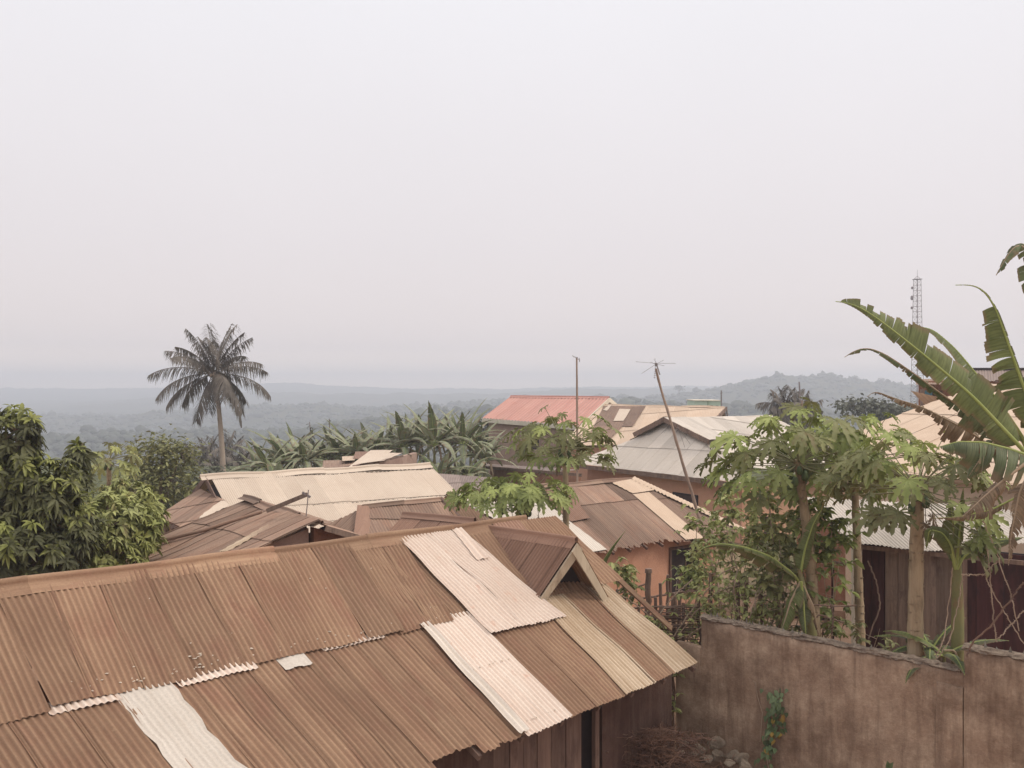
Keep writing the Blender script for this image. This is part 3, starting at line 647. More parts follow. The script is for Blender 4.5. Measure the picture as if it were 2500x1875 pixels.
def coping(a, b_, zt, th):
    mb = MB(); L = (b_ - a).length; n_ = int(L / .035); s = np.linspace(0, L, n_)
    ang = np.linspace(0, 2 * math.pi, 14, endpoint=False); g = []
    for k in range(n_):
        c_ = A(a + (b_ - a).normalized() * s[k]) * A((1, 1, 0)) + A((0, 0, zt)) - A(wn_) * th / 2
        rr = 1 + (fbm(ang * 2.5 + 3, np.full(14, s[k] * 9), 4) - .45) * 1.3
        g.append(c_ + A(wn_) * (np.cos(ang) * (th / 2 + .03) * rr)[:, None] + A((0, 0, 1)) * (np.sin(ang) * .05 * rr)[:, None])
    mb.grid(np.array(g), closed=True); mb.add(np.array(g)[0], q=[(0, 1, 12, 13), (1, 2, 11, 12), (2, 3, 10, 11), (3, 4, 9, 10), (4, 5, 8, 9), (5, 6, 7, 8)])
    return mb
coping(W0 - wd_ * .02, W1 - wd_ * .06, W0.z - .06, .16).build('coping', M['cement_top'], cw, False)
coping(X0 - wd_ * .03, X1, X0.z - .06, .21).build('coping', M['cement_top'], cw, False)
for k in range(30):
    q_ = (k / 30 * .55 + R.random() * .02) if k < 24 else R.uniform(.6, 1); c_ = W0 + (W1 - W0) * q_ - V(wn_) * .08 if k < 26 else X0 + (X1 - X0) * (.05 + .08 * (k - 25)) - V(wn_) * .1
    z0 = (W0.z if k < 26 else X0.z) - .03; hgt = R.uniform(.06, .13); a_ = R.random() * 3; dx, dy = math.cos(a_) * .03, math.sin(a_) * .03
    sh = MB(); tp = V((R.uniform(-.02, .02), R.uniform(-.02, .02), hgt)); c_ = V((c_.x, c_.y, z0)); e2 = V((-dy, dx, 0)) * .12
    sh.add([A(c_ + V((dx, dy, 0)) + e2), A(c_ - V((dx, dy, 0)) + e2), A(c_ + tp), A(c_ + V((dx, dy, 0)) - e2), A(c_ - V((dx, dy, 0)) - e2)], t=[(0, 1, 2), (4, 3, 2), (0, 2, 3), (1, 4, 2)]); sh.build('glass_shard', M['glass'], cw)
# ---------------------------------------------------------------- the houses behind
def roof(parent, mat, poly, down, name='roof', pales=(), label=None, **k):
    """pales: {(col,row): material}; sheets of another metal become patches of their own"""
    mb = MB(); other = {}
    def pick(c, r):
        m_ = pales(c, r) if callable(pales) else None
        return other.setdefault(m_, MB()) if m_ else mb
    fr = roof_poly(pick, poly, down, **k)
    o = mb.build(name, M[mat], parent, True, label) if mb.n else None
    for m_, b_ in other.items(): b_.build('roof_patch', M[m_], parent, True)
    return fr
def boards(parent, a, b, w, h, mat='grey_plank', name='fascia', up=(0, 0, 1)):
    mb = MB(); mb.beam(a, b, w, h, up); return mb.build(name, M[mat], parent)
def overlay(parent, mat, px, pl, down, lift=.03, label=None, **k):
    mb = MB(); roof_poly(lambda c, r: mb, [RP(u, v, pl) for u, v in px], down, lift=lift, **k)
    return mb.build('roof_patch', M[mat], parent, True, label)

# B: weathered brown roof in the middle left
hb = thing('weathered_house', 'low house under a sagging dark brown roof with one pale strip', 'house', loc=(-6, 20, 0))
B0, B1 = P(597, 1213, 24), P(787, 1282, 19.2)
dB_ = V((-.80, -.60, -.36))
B2, B3 = B1 + dB_ * 4.2 + V((0, 0, .3)), B0 + dB_ * 4.2 + V((0, 0, -.12))
roof(hb, 'rust_far', [B0, B1, B2, B3], dB_, seed=21, rows=(1.5, 2.0, 2), sw=.62, ragged=.09, sg=.09, sub=4)
plB = plane(B0, B1, (B2 + B3) / 2)
overlay(hb, 'pale_edge', [(655, 1285), (665, 1290), (560, 1352), (538, 1352)], plB, dB_, .05, 'pale strip across the dark roof', seed=3, rows=(4,))
overlay(hb, 'rust_red', [(660, 1262), (720, 1288), (690, 1308), (635, 1280)], plB, dB_, .04, seed=4, rows=(4,), ragged=.05)
ov = MB(); ov.tube([RP(395, 1326, plB) + V((0, 0, .06)), RP(500, 1300, plB) + V((0, 0, .06)), RP(600, 1268, plB) + V((0, 0, .06)), RP(640, 1256, plB) + V((0, 0, .06))], .045, 8)
ov.build('lap_strip', M['rust_far'], hb, True)
cap = MB(); ridge_cap(cap, B0, B1, dB_.normalized(), V((.80, .60, -.36)).normalized(), .2, .03, 1.3, 6, .03, 2); cap.build('ridge_cap', M['rust_far'], hb, True)
boards(hb, RP(745, 1276, plB) + V((.05, -.12, -.06)), RP(608, 1348, plB) + V((.05, -.12, -.06)), .03, .16, 'pale_edge')
bk = MB(); wn2 = V(D2)
bk = MB(); wallquad(bk, B1 - V(D2) * .45 + dB_ * .1 + V((0, 0, -.08)), B2 - V(D2) * .45 + V((0, 0, -.1)), -.1, .2, -D2); bk.build('gable_wall', M['block'], hb)
bk = MB(); wallquad(bk, B2 - V(D2) * .45 + V((0, 0, -.1)), B3 + V((0, 0, -.1)), -.1, .2, D1); bk.build('side_wall', M['mud'], hb)
e_ = V((.80, .60, -.36)) * 2.2
bk = MB(); roof_poly(lambda c, r: bk, [B0, B1, B1 + e_, B0 + e_], e_, seed=8, ragged=.04); bk.build('back_roof', M['rust_far'], hb, True)
bk = MB(); wallquad(bk, B1 - V(D2) * .4 + V((0, 0, -.1)), B1 - V(D2) * .4 + e_ * .85 + V((0, 0, -.1)), -.1, .2, -D2); bk.build('gable_wall', M['mud'], hb)
boards(hb, B1 + e_ * .03 + V((0, 0, -.05)), B1 + e_ + V((0, 0, -.05)), .03, .12)

# boom and rod above it
bo = thing('aerial_boom', 'grey slanting plank boom with a thin rod at its end, above the dark brown roof', 'pole', loc=tuple(P(662, 1241, 20.6)))
mb = MB(); mb.beam(P(652, 1247, 20.7), P(750, 1207, 20.2), .05, .09); mb.build('boom', M['grey_plank'], bo)
mb = MB(); mb.tube([P(753, 1196, 20.2), P(751, 1225, 20.2), P(747, 1262, 20.2)], .012, 6); mb.build('rod', M['metal'], bo)
mb = MB(); mb.beam(P(738, 1202, 20.2), P(758, 1214, 20.2), .03, .05); mb.build('bracket', M['metal'], bo)

# C: long pale roof
hc = thing('cream_roof_house', 'long house with a broad cream corrugated roof and a brown hip end at its left', 'house', loc=(-7, 33, 0))
C0, C1 = P(512, 1163, 33.5), P(1050, 1135, 38.3); dC = V((.49, -.80, -.36))
C2, C3 = C1 + dC * 5.4, C0 + dC * 5.4 + V((0, 0, .1))
roof(hc, 'cream_tin', [C0, C1, C2, C3], dC, seed=31, rows=(2.75, 1.35, 2.2), sw=.75, sub=4, sg=.03,
     pales=lambda c, r: 'tan_tin' if (c * 7 + r * 3) % 7 in (1, 4) else None)
cap = MB(); dCb = V((-.49, .80, -.36)); ridge_cap(cap, C0 - V((.25, .15, 0)), C1, dC.normalized(), dCb.normalized(), .34, .05, 2.4, 6, .03, 2); cap.build('ridge_cap', M['cream_tin'], hc, True)
for q_ in (.36, 2.78, 4.1):                               # dark scalloped laps under the ridge cap and at the two seams
    tb_ = MB(); s_ = np.linspace(.005, .995, 220)
    tb_.tube([C0 + (C1 - C0) * x + dC.normalized() * (q_ + .03 * math.sin(x * 28) + .012 * (i % 3)) + V((0, -.004, .012)) for i, x in enumerate(s_)], np.where(np.sin(s_ * 310 + q_) > (-.3 if q_ < 1 else .25), .016, .003), 5); tb_.build('seam', M['dark'], hc)
bk = MB(); roof_poly(lambda c, r: bk, [C0, C1, C1 + dCb * 4.5, C0 + dCb * 4.5], dCb, seed=2); bk.build('back_roof', M['cream_tin'], hc, True)
hA, hB_, hC_, hD = P(488, 1191, 34.3), P(552, 1226, 31.3), P(452, 1291, 28.6), P(383, 1262, 31.2)
roof(hc, 'rust_far', [hA, hB_, hC_, hD], (hD - hA) + (hC_ - hB_), seed=32, sw=.6, rows=(2.6, 2, 2), name='hip_roof', sg=.04, label='brown hip end at the left')
plH = plane(hA, hB_, hC_)
overlay(hc, 'cream_tin', [(545, 1222), (562, 1238), (475, 1280), (500, 1256)], plH, (hC_ - hB_), .04, 'pale triangle beside the hip', seed=5, rows=(2.2, 2), sw=.9)
g_ = MB(); a_, b_, c_ = C0 + V((.5, .35, -.05)), hA + V((0, 0, .05)), hB_ + V((0, 0, .1))
wallquad(g_, hA + V((.3, .2, -.15)), hB_ + V((.3, .2, -.35)), .2, .15, D1); g_.add([A(C0 + V((.25, .2, -.12))), A(hA + V((.2, .1, -.1))), A(hB_ + V((.5, .3, -.3)))] + [A(C0 + V((.4, .3, -.12))), A(hA + V((.4, .25, -.1))), A(hB_ + V((.7, .45, -.3)))], t=[(0, 1, 2), (3, 5, 4)], q=[(0, 2, 5, 3), (1, 0, 3, 4)]); g_.build('gable_wall', M['dark'], hc)
boards(hc, C0 - V((.15, .05, .06)), C0 - V((.15, .05, .06)) + dC * 2.6, .04, .2, 'plank', 'bargeboard'); boards(hc, C0 - V((.15, .05, .06)), C0 - V((.15, .05, .06)) + dCb * 2.2, .04, .2, 'plank', 'bargeboard')
boards(hc, hD + V((0, 0, -.1)), hC_ + V((0, 0, -.1)), .05, .12, 'plank')
bk = MB(); i_ = V((.35, .2, -.05)); wallquad(bk, hD + i_, hC_ + i_, -.5, .2, D1); wallquad(bk, C3 - dC * .12 + V((0, 0, -.1)), C2 - dC * .12 + V((0, 0, -.1)), -.5, .2, -D2); wallquad(bk, C1 + dCb * 4, C1 + dC * 5 + V((0, 0, -.1)), -.5, .2, -D1); bk.build('wall', M['mud'], hc)
for k, q_ in enumerate((.15, .4, .62, .85)):
    p_ = hD + (hC_ - hD) * q_ + V((-.02, -.02, -.12)); mb = MB(); mb.beam(p_, V((p_.x, p_.y, -.2)), .13, .13, up=D2); mb.build('post', M['plank'], hc)

# D: hipped brown roof with its own small gablet
hd = thing('hip_roof_house', 'brown hipped corrugated roof with flat hip caps, just behind the long ridge', 'house', loc=(-2, 20, 0))
A0, A1 = P(890, 1238, 21.3), P(1078, 1220, 22.7); dl = (A1 - A0).normalized()
HC = P(868, 1400, 17.9); HC = A0 + (P(879, 1308, 19.4) - A0) * 1.7; LB = P(610, 1373, 20.3)
HC = V((HC.x, HC.y, LB.z))
roof(hd, 'rust_far', [A0, LB, HC], (LB + HC) / 2 - A0 + V((.0, 0, 0)), seed=33, rows=(1.9, 2, 2), name='hip_roof')
A2 = A1 + dl * 1.6; FR = V((HC.x, HC.y, HC.z)) + dl * 5.2
plD = plane(A0, A1, HC); dDn = V((.618, -.786, 0)); dDn.z = (RP(1000, 1300, plD) - RP(995, 1290, plD)).normalized().z
roof(hd, 'rust_far', [A0, A1, RP(1131, 1275, plD), RP(1118, 1420, plD), HC], HC - A0 + dl * 1.0, seed=34, rows=(1.15, 2, 2), name='roof')
roof(hd, 'rust', [A1 + V((.02, 0, .02)), A1 + dl * .5 + V((0, 0, .02)), RP(1182, 1270, plD), RP(1182, 1400, plD), RP(1131, 1400, plD), RP(1131, 1275, plD)], HC - A0 + dl * 1.0, seed=35, rows=(1.9, 2, 2), name='roof', lift=.02, label='lighter brown right-hand slope')
for p_, q_ in ((A0, HC), (A1 + V((0, 0, .03)), RP(1131, 1276, plD) + V((0, 0, .03)))):
    mb = MB(); pr = plD[1]; d_ = (q_ - p_).normalized(); s_ = d_.cross(pr).normalized()
    w0 = .17 if p_ is A0 else .05
    g = np.array([[A(p_ + d_ * x + s_ * y * w0 + V((0, 0, z))) for y, z in ((-1, .0), (-.6, .035), (0, .05), (.6, .035), (1, .02))] for x in np.linspace(0, (q_ - p_).length, 6)])
    mb.grid(g, uv=np.random.default_rng(1).random((30, 2))); mb.build('hip_cap', M['rust_red'] if p_ is A0 else M['plank'], hd, True)
cap = MB(); ridge_cap(cap, A0, A1, (HC - A0).normalized(), V((-.6, .75, -.35)).normalized(), .14, .025, 1.3, 6, .008, 2); cap.build('ridge_cap', M['rust_far'], hd, True)
hx = LB - HC; mb = MB(); hxl = MB(); p_ = A0 + (LB - A0) * .5
bk = MB(); A1b = A1 + V((.2, 1.0, -.5)); roof_poly(lambda c, r: bk, [A0, A1, A1 + V((-.62, .79, -.5)) * 3.4, LB + V((.2, 1.5, 0))], V((-.62, .79, -.5)), seed=9); bk.build('back_roof', M['rust_far'], hd, True)
bk = MB(); wallquad(bk, LB + (HC - LB) * .06 + V((.3, .2, -.1)), HC + V((.2, .35, -.1)), -.2, .2, D1); wallquad(bk, HC + V((.2, .35, -.1)), FR + V((0, .3, -.1)), -.2, .2, -D2); bk.build('wall', M['mud'], hd)
Q0, Q1 = PH(988, 1257, 2.98), PH(1160, 1273, 2.86)
mb = MB(); e_ = V((-.6, -.45, -.62)); roof_poly(lambda c, r: mb, [Q0, Q1, Q1 + e_, Q0 + e_], e_, seed=12, rows=(3,)); mb.build('gablet_roof', M['rust_red'], hd, True)
e2 = V((.6, .45, -.62)); mb = MB(); roof_poly(lambda c, r: mb, [Q0, Q1, Q1 + e2, Q0 + e2], e2, seed=13, rows=(3,)); mb.build('gablet_roof', M['rust_red'], hd, True)
cap = MB(); ridge_cap(cap, Q0, Q1, e_.normalized(), e2.normalized(), .13, .03, 2, 6, .004, 3); cap.build('gablet_ridge_cap', M['rust_red'], hd, True)

# E: brown roof with pale stripes, orange walls and a dark doorway
he = thing('striped_roof_house', 'orange house with a brown ribbed roof crossed by pale stripes and a torn eave', 'house', loc=(3.5, 28, 0))
E0, E1 = PH(1095, 1207, 3.3), PH(1548, 1170, 3.3); E3 = PH(1482, 1349, 4.9)
plE = plane(E0, E1, E3); E2 = RP(1817, 1296, plE); E4 = RP(1340, 1372, plE)
dE = V((.57, -.82, 0)); k_ = plE[1]; dE.z = -(k_.x * dE.x + k_.y * dE.y) / k_.z
palesE = lambda c, r: {(4, 1): 'rust', (6, 0): 'rust'}.get((c, r))
roof(he, 'rust_far', [E0, E1, E2, E3, E4], dE, seed=41, rows=(1.25, 4.2), sw=.60, ragged=.16, sub=4, sg=.05, lift=0)
overlay(he, 'white_tin', [(1095, 1209), (1290, 1198), (1481, 1345), (1370, 1362)], plE, dE, .035, 'greyish white band down the left', seed=42, rows=(1.9, 2, 2), sw=.7)
overlay(he, 'rust_red', [(1312, 1202), (1385, 1195), (1438, 1270), (1392, 1278)], plE, dE, .06, 'short pinkish sheet ending halfway', seed=43, rows=(4,), sw=.9)
overlay(he, 'tan_tin', [(1545, 1209), (1583, 1204), (1719, 1317), (1672, 1321)], plE, dE, .04, 'cream stripe near the hip', seed=44, rows=(3, 2), sw=2)
overlay(he, 'tan_tin', [(1493, 1181), (1546, 1171), (1596, 1200), (1543, 1208)], plE, dE, .05, 'cream sheet at the ridge corner', seed=45, rows=(3,), sw=2)
hp = MB(); s_ = (E2 - E1).normalized(); wv = s_.cross(plE[1]).normalized(); wv = wv if wv.y < 0 else -wv
L_ = (E2 - E1).length; g = np.array([[A(E1 + s_ * x + wv * y + V((0, 0, .05 + z + .012 * math.cos(x * 50)))) for y, z in ((-.3, -.12), (-.12, .0), (0, .035), (.12, .03), (.22, .015 + .02 * math.sin(x * 45)))] for x in np.linspace(0, L_, 90)])
hp.grid(g, uv=np.random.default_rng(1).random((450, 2))); hp.build('hip_cap', M['tan_tin'], he, True, 'cream scalloped hip cap')
hip2 = V(D1) * 2.6 + V((0, 0, -1.6)); bk = MB()
roof_poly(lambda c, r: bk, [E1, E2, E2 + V((-1.3, 4.4, 0)) ], V(D1) + V((0, 0, -.5)), seed=46); bk.build('side_roof', M['rust_far'], he, True)
dEb = V((-.57, .82, -.45)); bk = MB(); roof_poly(lambda c, r: bk, [E0, E1, E1 + dEb * 3.4, E0 + dEb * 3.4], dEb, seed=47); bk.build('back_roof', M['rust_far'], he, True)
cap = MB(); ridge_cap(cap, E0, E1, dE.normalized(), dEb.normalized(), .16, .03, 1.6, 6, .02, 2); cap.build('ridge_cap', M['rust_far'], he, True)
iE = -dE.normalized() * .45 + V((0, 0, -.04)); dl_ = V((.82, .57, 0))
wa, wb_ = E4 + iE + dl_ * .4, E2 + iE - dl_ * .9
bk = MB(); wallquad(bk, wa, wb_, -.3, .2, -D2); wallquad(bk, wa, wa + V((-2.2, 3.2, .9)), -.3, .2, D1); wallquad(bk, wb_ + V((-.1, .1, 0)), wb_ + V((-1.6, 2.6, 0)), -.3, .2, -D1); bk.build('wall', M['orange'], he)
opening(he, wa, wb_, 1637, 1343, 1697, 1437, 'doorway', 'dark', 'plank', .08); opening(he, wa, wb_, 1672, 1343, 1686, 1437, 'door', 'shutter', 'plank', .03)
rb = MB()
for q_ in np.linspace(.05, .95, 12): p_ = E4 + (E2 - E4) * q_ + V((0, 0, -.07)); rb.beam(p_, p_ + iE * 3, .05, .08)
rb.build('rafters', M['plank'], he)

# small dull roof glimpsed between the cream roof and the papayas
hs = thing('grey_roof_shed', 'low shed under a flat dull grey-brown roof, behind the small papayas', 'shed', loc=(-2, 40, 0))
s0 = [P(1072, 1158, 43), P(1210, 1166, 41), P(1225, 1225, 34.5), P(1075, 1215, 35.5)]
roof(hs, 'grey_tin', s0, s0[3] - s0[0], seed=51, sw=.9, rows=(3.5, 4, 4), amp=.012)
bk = MB(); wallquad(bk, s0[3] + V((.2, .2, -.1)), s0[2] + V((-.2, .2, -.1)), -.5, .2, (0, 1, 0)); wallquad(bk, s0[0] + V((.2, 0, -.1)), s0[3] + V((.2, .4, -.1)), -.5, .2, (1, 0, 0)); bk.build('wall', M['block'], hs)

# F: large pale Dutch-gabled roof, orange walls
hf = thing('white_roof_house', 'big orange house under a broad off-white hipped roof with a dark gablet at its peak', 'house', loc=(9, 42, 0))
def fe(t_): return V((3.19 + .565 * t_, 49 - .825 * t_, H - 4.3))
FA = V((8.53, 47.4, H - 1.86)); F0, F1 = fe(0), fe(12.2); plF = plane(F0, F1, FA)
FB, FC = RP(1572, 1062, plF), RP(1742, 1077, plF)
nF = plF[1]; dF_ = V((-.8, -.6, 0)); dF_.z = -(nF.x * dF_.x + nF.y * dF_.y) / nF.z
roof(hf, 'white_tin', [F0, FB, V(FA) + (FB - FA) * .02, FC, F1], dF_, seed=61, rows=(2.45, 2.9, 3), sw=.9, amp=.012, pitch=.09, sub=3, sg=.02)
FR_ = FA + V(D1) * 8.5 + V((0, 0, -.05)); F2 = F1 + V(D1) * 10.5
roof(hf, 'white_tin', [FC, FA + V((0, 0, .02)), FR_, F2, F1], F1 - FC + V((.4, .3, 0)), seed=62, rows=(2.5, 2.5, 2.5, 3), sw=.9, amp=.012, pitch=.09, sub=3, name='side_roof')
dfb = V((-.6, .8, -.55)); bk = MB(); roof_poly(lambda c, r: bk, [FB, FA, FR_, FR_ + dfb * 5, F0 + V((1.0, .8, 0))], dfb, seed=63, pitch=.12, sub=3); bk.build('back_roof', M['white_tin'], hf, True)
off = V((-.62, -.45, .03)); ap, fl_, fr_ = FA + off + V((0, 0, .05)), RP(1562, 1062, plF) + off * .6, RP(1746, 1079, plF) + off * .6
for e_ in (fl_, fr_):
    mb = MB(); mb.beam(ap + V((0, 0, -.08)), e_, .06, .24); mb.build('bargeboard', M['stick'], hf)
for e_, ee in ((fl_, FB), (fr_, FC)):
    mb = MB(); roof_poly(lambda c, r: mb, [ap + V((0, 0, .06)), FA + V((.9, .7, .08)), ee + V((.9, .7, .1)), e_ + V((0, 0, .08))], ee - FA, seed=64, rows=(6,)); mb.build('gablet_roof', M['white_tin'], hf, True)
mb = MB(); mb.add([A(FA), A(FB + (0, 0, .0) if False else FB), A(FC), A(FA + V((.1, .1, -.1)))], t=[(0, 1, 2), (0, 2, 3), (0, 3, 1)]); mb.build('gablet_opening', M['dark'], hf)
ef = V((0, 0, -.1)); boards(hf, F0 + ef + dF_ * .02, F1 + ef + dF_ * .02, .06, .2, 'stick'); boards(hf, F1 + ef, F2 + ef, .06, .2, 'stick')
cap = MB(); ridge_cap(cap, FA, FR_, V((.55, -.7, -.4)).normalized(), dfb.normalized(), .2, .04, 3, 5, .01, 3); cap.build('ridge_cap', M['white_tin'], hf, True)
fw0, fw1, fw2 = F0 + V((.9, -.1, -.1)), F1 + V((.1, .95, -.1)), F2 + V((-.4, .6, -.1))
bk = MB(); wallquad(bk, fw0, fw1, -.5, .25, D1); bk.build('wall', M['orange'], hf); bk = MB(); wallquad(bk, fw1 + V((.1, .06, 0)), fw2, -.5, .25, -D2); bk.build('side_wall', M['orange_lit'], hf)
opening(hf, fw0, fw1, 1646, 1204, 1702, 1236, 'window', 'shutter', 'dark', .06)
opening(hf, fw0, fw1, 1371, 1162, 1403, 1200, 'window', 'shutter', 'plank', .06)
opening(hf, fw1, fw2, 1862, 1262, 1886, 1312, 'window', 'shutter', 'orange_lit', .12, True); opening(hf, fw1, fw2, 1930, 1262, 1958, 1306, 'window', 'shutter', 'orange_lit', .12, True)

# lean-to roof and block house with the red roof
hh = thing('red_roof_house', 'two-storey block house with a bright salmon red roof, half hidden by the tall papaya', 'house', loc=(2, 60, 0))
H0, H1 = PH(1248, 968, .95), PH(1488, 971, .95); H3 = PH(1177, 1021, 2.45); H2 = RP(1415, 1040, plane(H0, H1, H3))
roof(hh, 'pink_tin', [H0, H1, H2, H3], (H3 - H0) + (H2 - H1), seed=71, pitch=.3, amp=.035, sw=1.2, rows=(9,), sub=6, sg=0)
hbk = V(((H0 - H3).x, (H0 - H3).y, (H3 - H0).z))
bk = MB(); roof_poly(lambda c, r: bk, [H0, H1, H1 + hbk, H0 + hbk * .8], hbk, seed=72, pitch=.3, amp=.03, rows=(9,)); bk.build('back_roof', M['pink_tin'], hh, True)
cap = MB(); ridge_cap(cap, H0, H1, (H3 - H0).normalized(), hbk.normalized(), .3, .05, 3, 5, .004, 3); cap.build('ridge_cap', M['pink_tin'], hh, True)
z_ = V((0, 0, -.14)); boards(hh, H3 + z_, H2 + z_, .06, .28, 'cream'); boards(hh, H1 + z_, H2 + z_, .06, .3, 'cream', 'bargeboard'); boards(hh, H1 + z_, H1 + hbk + z_, .06, .3, 'cream', 'bargeboard')
i_ = (H0 - H3) * .07; i_.z = -.15; q0 = H3 + i_ + (H2 - H3) * .05; q1 = H2 + i_ - (H2 - H3) * .04
bk = MB(); wallquad(bk, q0, q1, .2, .3, (0, 1, 0)); wallquad(bk, q0 + V((0, .3, 0)), q0 + V((.9, 9, 0)), .2, .3, (1, 0, 0)); bk.build('wall', M['block'], hh)
q2 = H1 + hbk * .93 + V((-.4, -.2, -.2)); pk = H1 + V((-.5, -.15, -.25)); v = [V((q1.x, q1.y, .2)), V((q2.x, q2.y, .2)), q2, pk, q1 + V((0, .1, 0))]; v2 = [x + V((-.3, 0, 0)) for x in v]
bk = MB(); bk.add([A(x) for x in v + v2], [(0, 1, 2, 4), (9, 7, 6, 5), (0, 4, 9, 5), (1, 6, 7, 2)], t=[(4, 2, 3), (9, 8, 7)]); bk.build('gable_wall', M['block'], hh)
opening(hh, q0, q1, 1290, 1060, 1318, 1098, 'window', 'dark', 'block', .1)
hl = thing('lean_to_roof', 'low lean-to with a thin dark roof edge in front of the block wall', 'shed', loc=(0, 52, 0))
l0 = [P(1186, 1132, 56), P(1420, 1148, 47), P(1420, 1156, 45), P(1184, 1138, 54)]
roof(hl, 'grey_tin', l0, l0[3] - l0[0], seed=73, rows=(9,), sw=1.5); boards(hl, l0[3] + V((0, 0, -.08)), l0[2] + V((0, 0, -.08)), .05, .16, 'stick')
bk = MB(); wallquad(bk, l0[3] + V((.3, .2, -.16)), l0[2] + V((-.2, .2, -.16)), -.5, .2, (0, 1, 0)); bk.build('wall', M['mud'], hl)

# G: mottled brown and tan roof behind
hg = thing('mottled_roof_house', 'house behind under a tan roof with dark brown sheets and one pale square', 'house', loc=(9, 58, 0))
Ga, Gb = PH(1474, 990, 1.47), PH(1770, 995, 1.47); Gc = P(1530, 1085, 51); plG = plane(Ga, Gb, Gc)
dG = (Gc - (Ga + (Gb - Ga) * .35)); G_ = [Ga, Gb, RP(1745, 1022, plG), RP(1700, 1085, plG), RP(1360, 1088, plG)]
roof(hg, 'tan_tin', G_, dG, seed=81, rows=(3.4, 4, 4, 4), sw=.9, sub=3, pitch=.1, amp=.014)
overlay(hg, 'rust_far', [(1474, 992), (1577, 993), (1545, 1043), (1450, 1042)], plG, dG, .04, 'dark brown sheets at the left', seed=82, rows=(9,), sw=1, pitch=.1)
overlay(hg, 'rust_far', [(1450, 1042), (1520, 1043), (1492, 1072), (1440, 1060)], plG, dG, .05, seed=83, rows=(9,), sw=1, pitch=.1)
overlay(hg, 'cream_tin', [(1513, 1001), (1540, 1002), (1523, 1031), (1497, 1031)], plG, dG, .09, 'pale square sheet', seed=84, rows=(9,), sw=2, pitch=.1)
overlay(hg, 'cream_tin', [(1487, 992), (1494, 992), (1482, 1006), (1473, 1003)], plG, dG, .08, seed=85, rows=(9,), sw=2, pitch=.1)
dGb = V((-dG.x, -dG.y, dG.z)); bk = MB(); roof_poly(lambda c, r: bk, [Ga, Gb, Gb + dGb * .8, Ga + dGb * .8], dGb, seed=86, rows=(9,), sub=3); bk.build('back_roof', M['tan_tin'], hg, True)
cap = MB(); ridge_cap(cap, Ga, Gb, dG.normalized(), dGb.normalized(), .25, .04, 3.5, 6, .03, 3); cap.build('ridge_cap', M['tan_tin'], hg, True)
for e_ in (RP(1745, 1022, plG), Gb + dGb * .55): boards(hg, Gb + V((.1, 0, -.05)), e_ + V((.1, 0, -.05)), .06, .22, 'stick', 'bargeboard')
v = [Gb + V((-.3, 0, -.15)), RP(1744, 1022, plG) + V((-.25, 0, -.2)), Gb + dGb * .6 + V((-.25, 0, -.2))]; lo_ = [V((v[1].x, v[1].y, .3)), V((v[2].x, v[2].y, .3))]
mb = MB(); mb.add([A(x) for x in (v[0], v[1], lo_[0], lo_[1], v[2])] + [A(x - V((.25, 0, 0))) for x in (v[0], v[1], lo_[0], lo_[1], v[2])], [(1, 2, 3, 4), (6, 9, 8, 7), (0, 1, 6, 5), (4, 0, 5, 9)], t=[(0, 1, 4), (5, 9, 6)]); mb.build('gable_wall', M['mud'], hg)
bk = MB(); wallquad(bk, G_[4] + V((.3, .4, -.1)), G_[3] + V((0, .4, -.1)), .1, .25, (0, 1, 0)); bk.build('wall', M['orange'], hg)

# I: small block shed with loose sheets
hi_ = thing('block_shed', 'small block shed with loose mismatched roof sheets, in front of the banana grove', 'shed', loc=(-7, 43, 0))
i0 = P(868, 1136, 41.5); i1 = P(977, 1116, 44)
bk = MB(); wallquad(bk, i0, i1, -.2, .2, (0, 1, 0)); wallquad(bk, i1, i1 + V((.5, 3, 0)), -.2, .2, (-1, 0, 0)); wallquad(bk, i0 + V((0, .2, 0)), P(805, 1140, 44.6), -.2, .2, (0, 1, 0)); bk.build('wall', M['block'], hi_)
for k, (px, mt, zz) in enumerate((([(790, 1126, 47), (868, 1122, 46), (862, 1146, 41.6), (787, 1140, 43)], 'rust_far', 0), ([(835, 1117, 48), (868, 1113, 48), (866, 1128, 44), (836, 1126, 44)], 'tan_tin', .1),
        ([(868, 1104, 49), (912, 1105, 49), (908, 1122, 45), (862, 1124, 45)], 'rust_red', .15), ([(905, 1102, 49), (960, 1101, 49), (905, 1140, 42), (848, 1146, 41)], 'cream_tin', .2), ([(930, 1108, 48), (984, 1112, 47), (938, 1127, 42), (868, 1141, 40.8)], 'cream_tin', .3))):
    q_ = [P(*a) for a in px]; mb = MB(); roof_poly(lambda c, r: mb, q_, q_[3] - q_[0], seed=90 + k, rows=(9,), sw=.9, lift=zz * .3); mb.build('roof_sheet', M[mt], hi_, True)
boards(hi_, P(860, 1143, 41), P(984, 1113, 43.6), .05, .1, 'grey_plank')

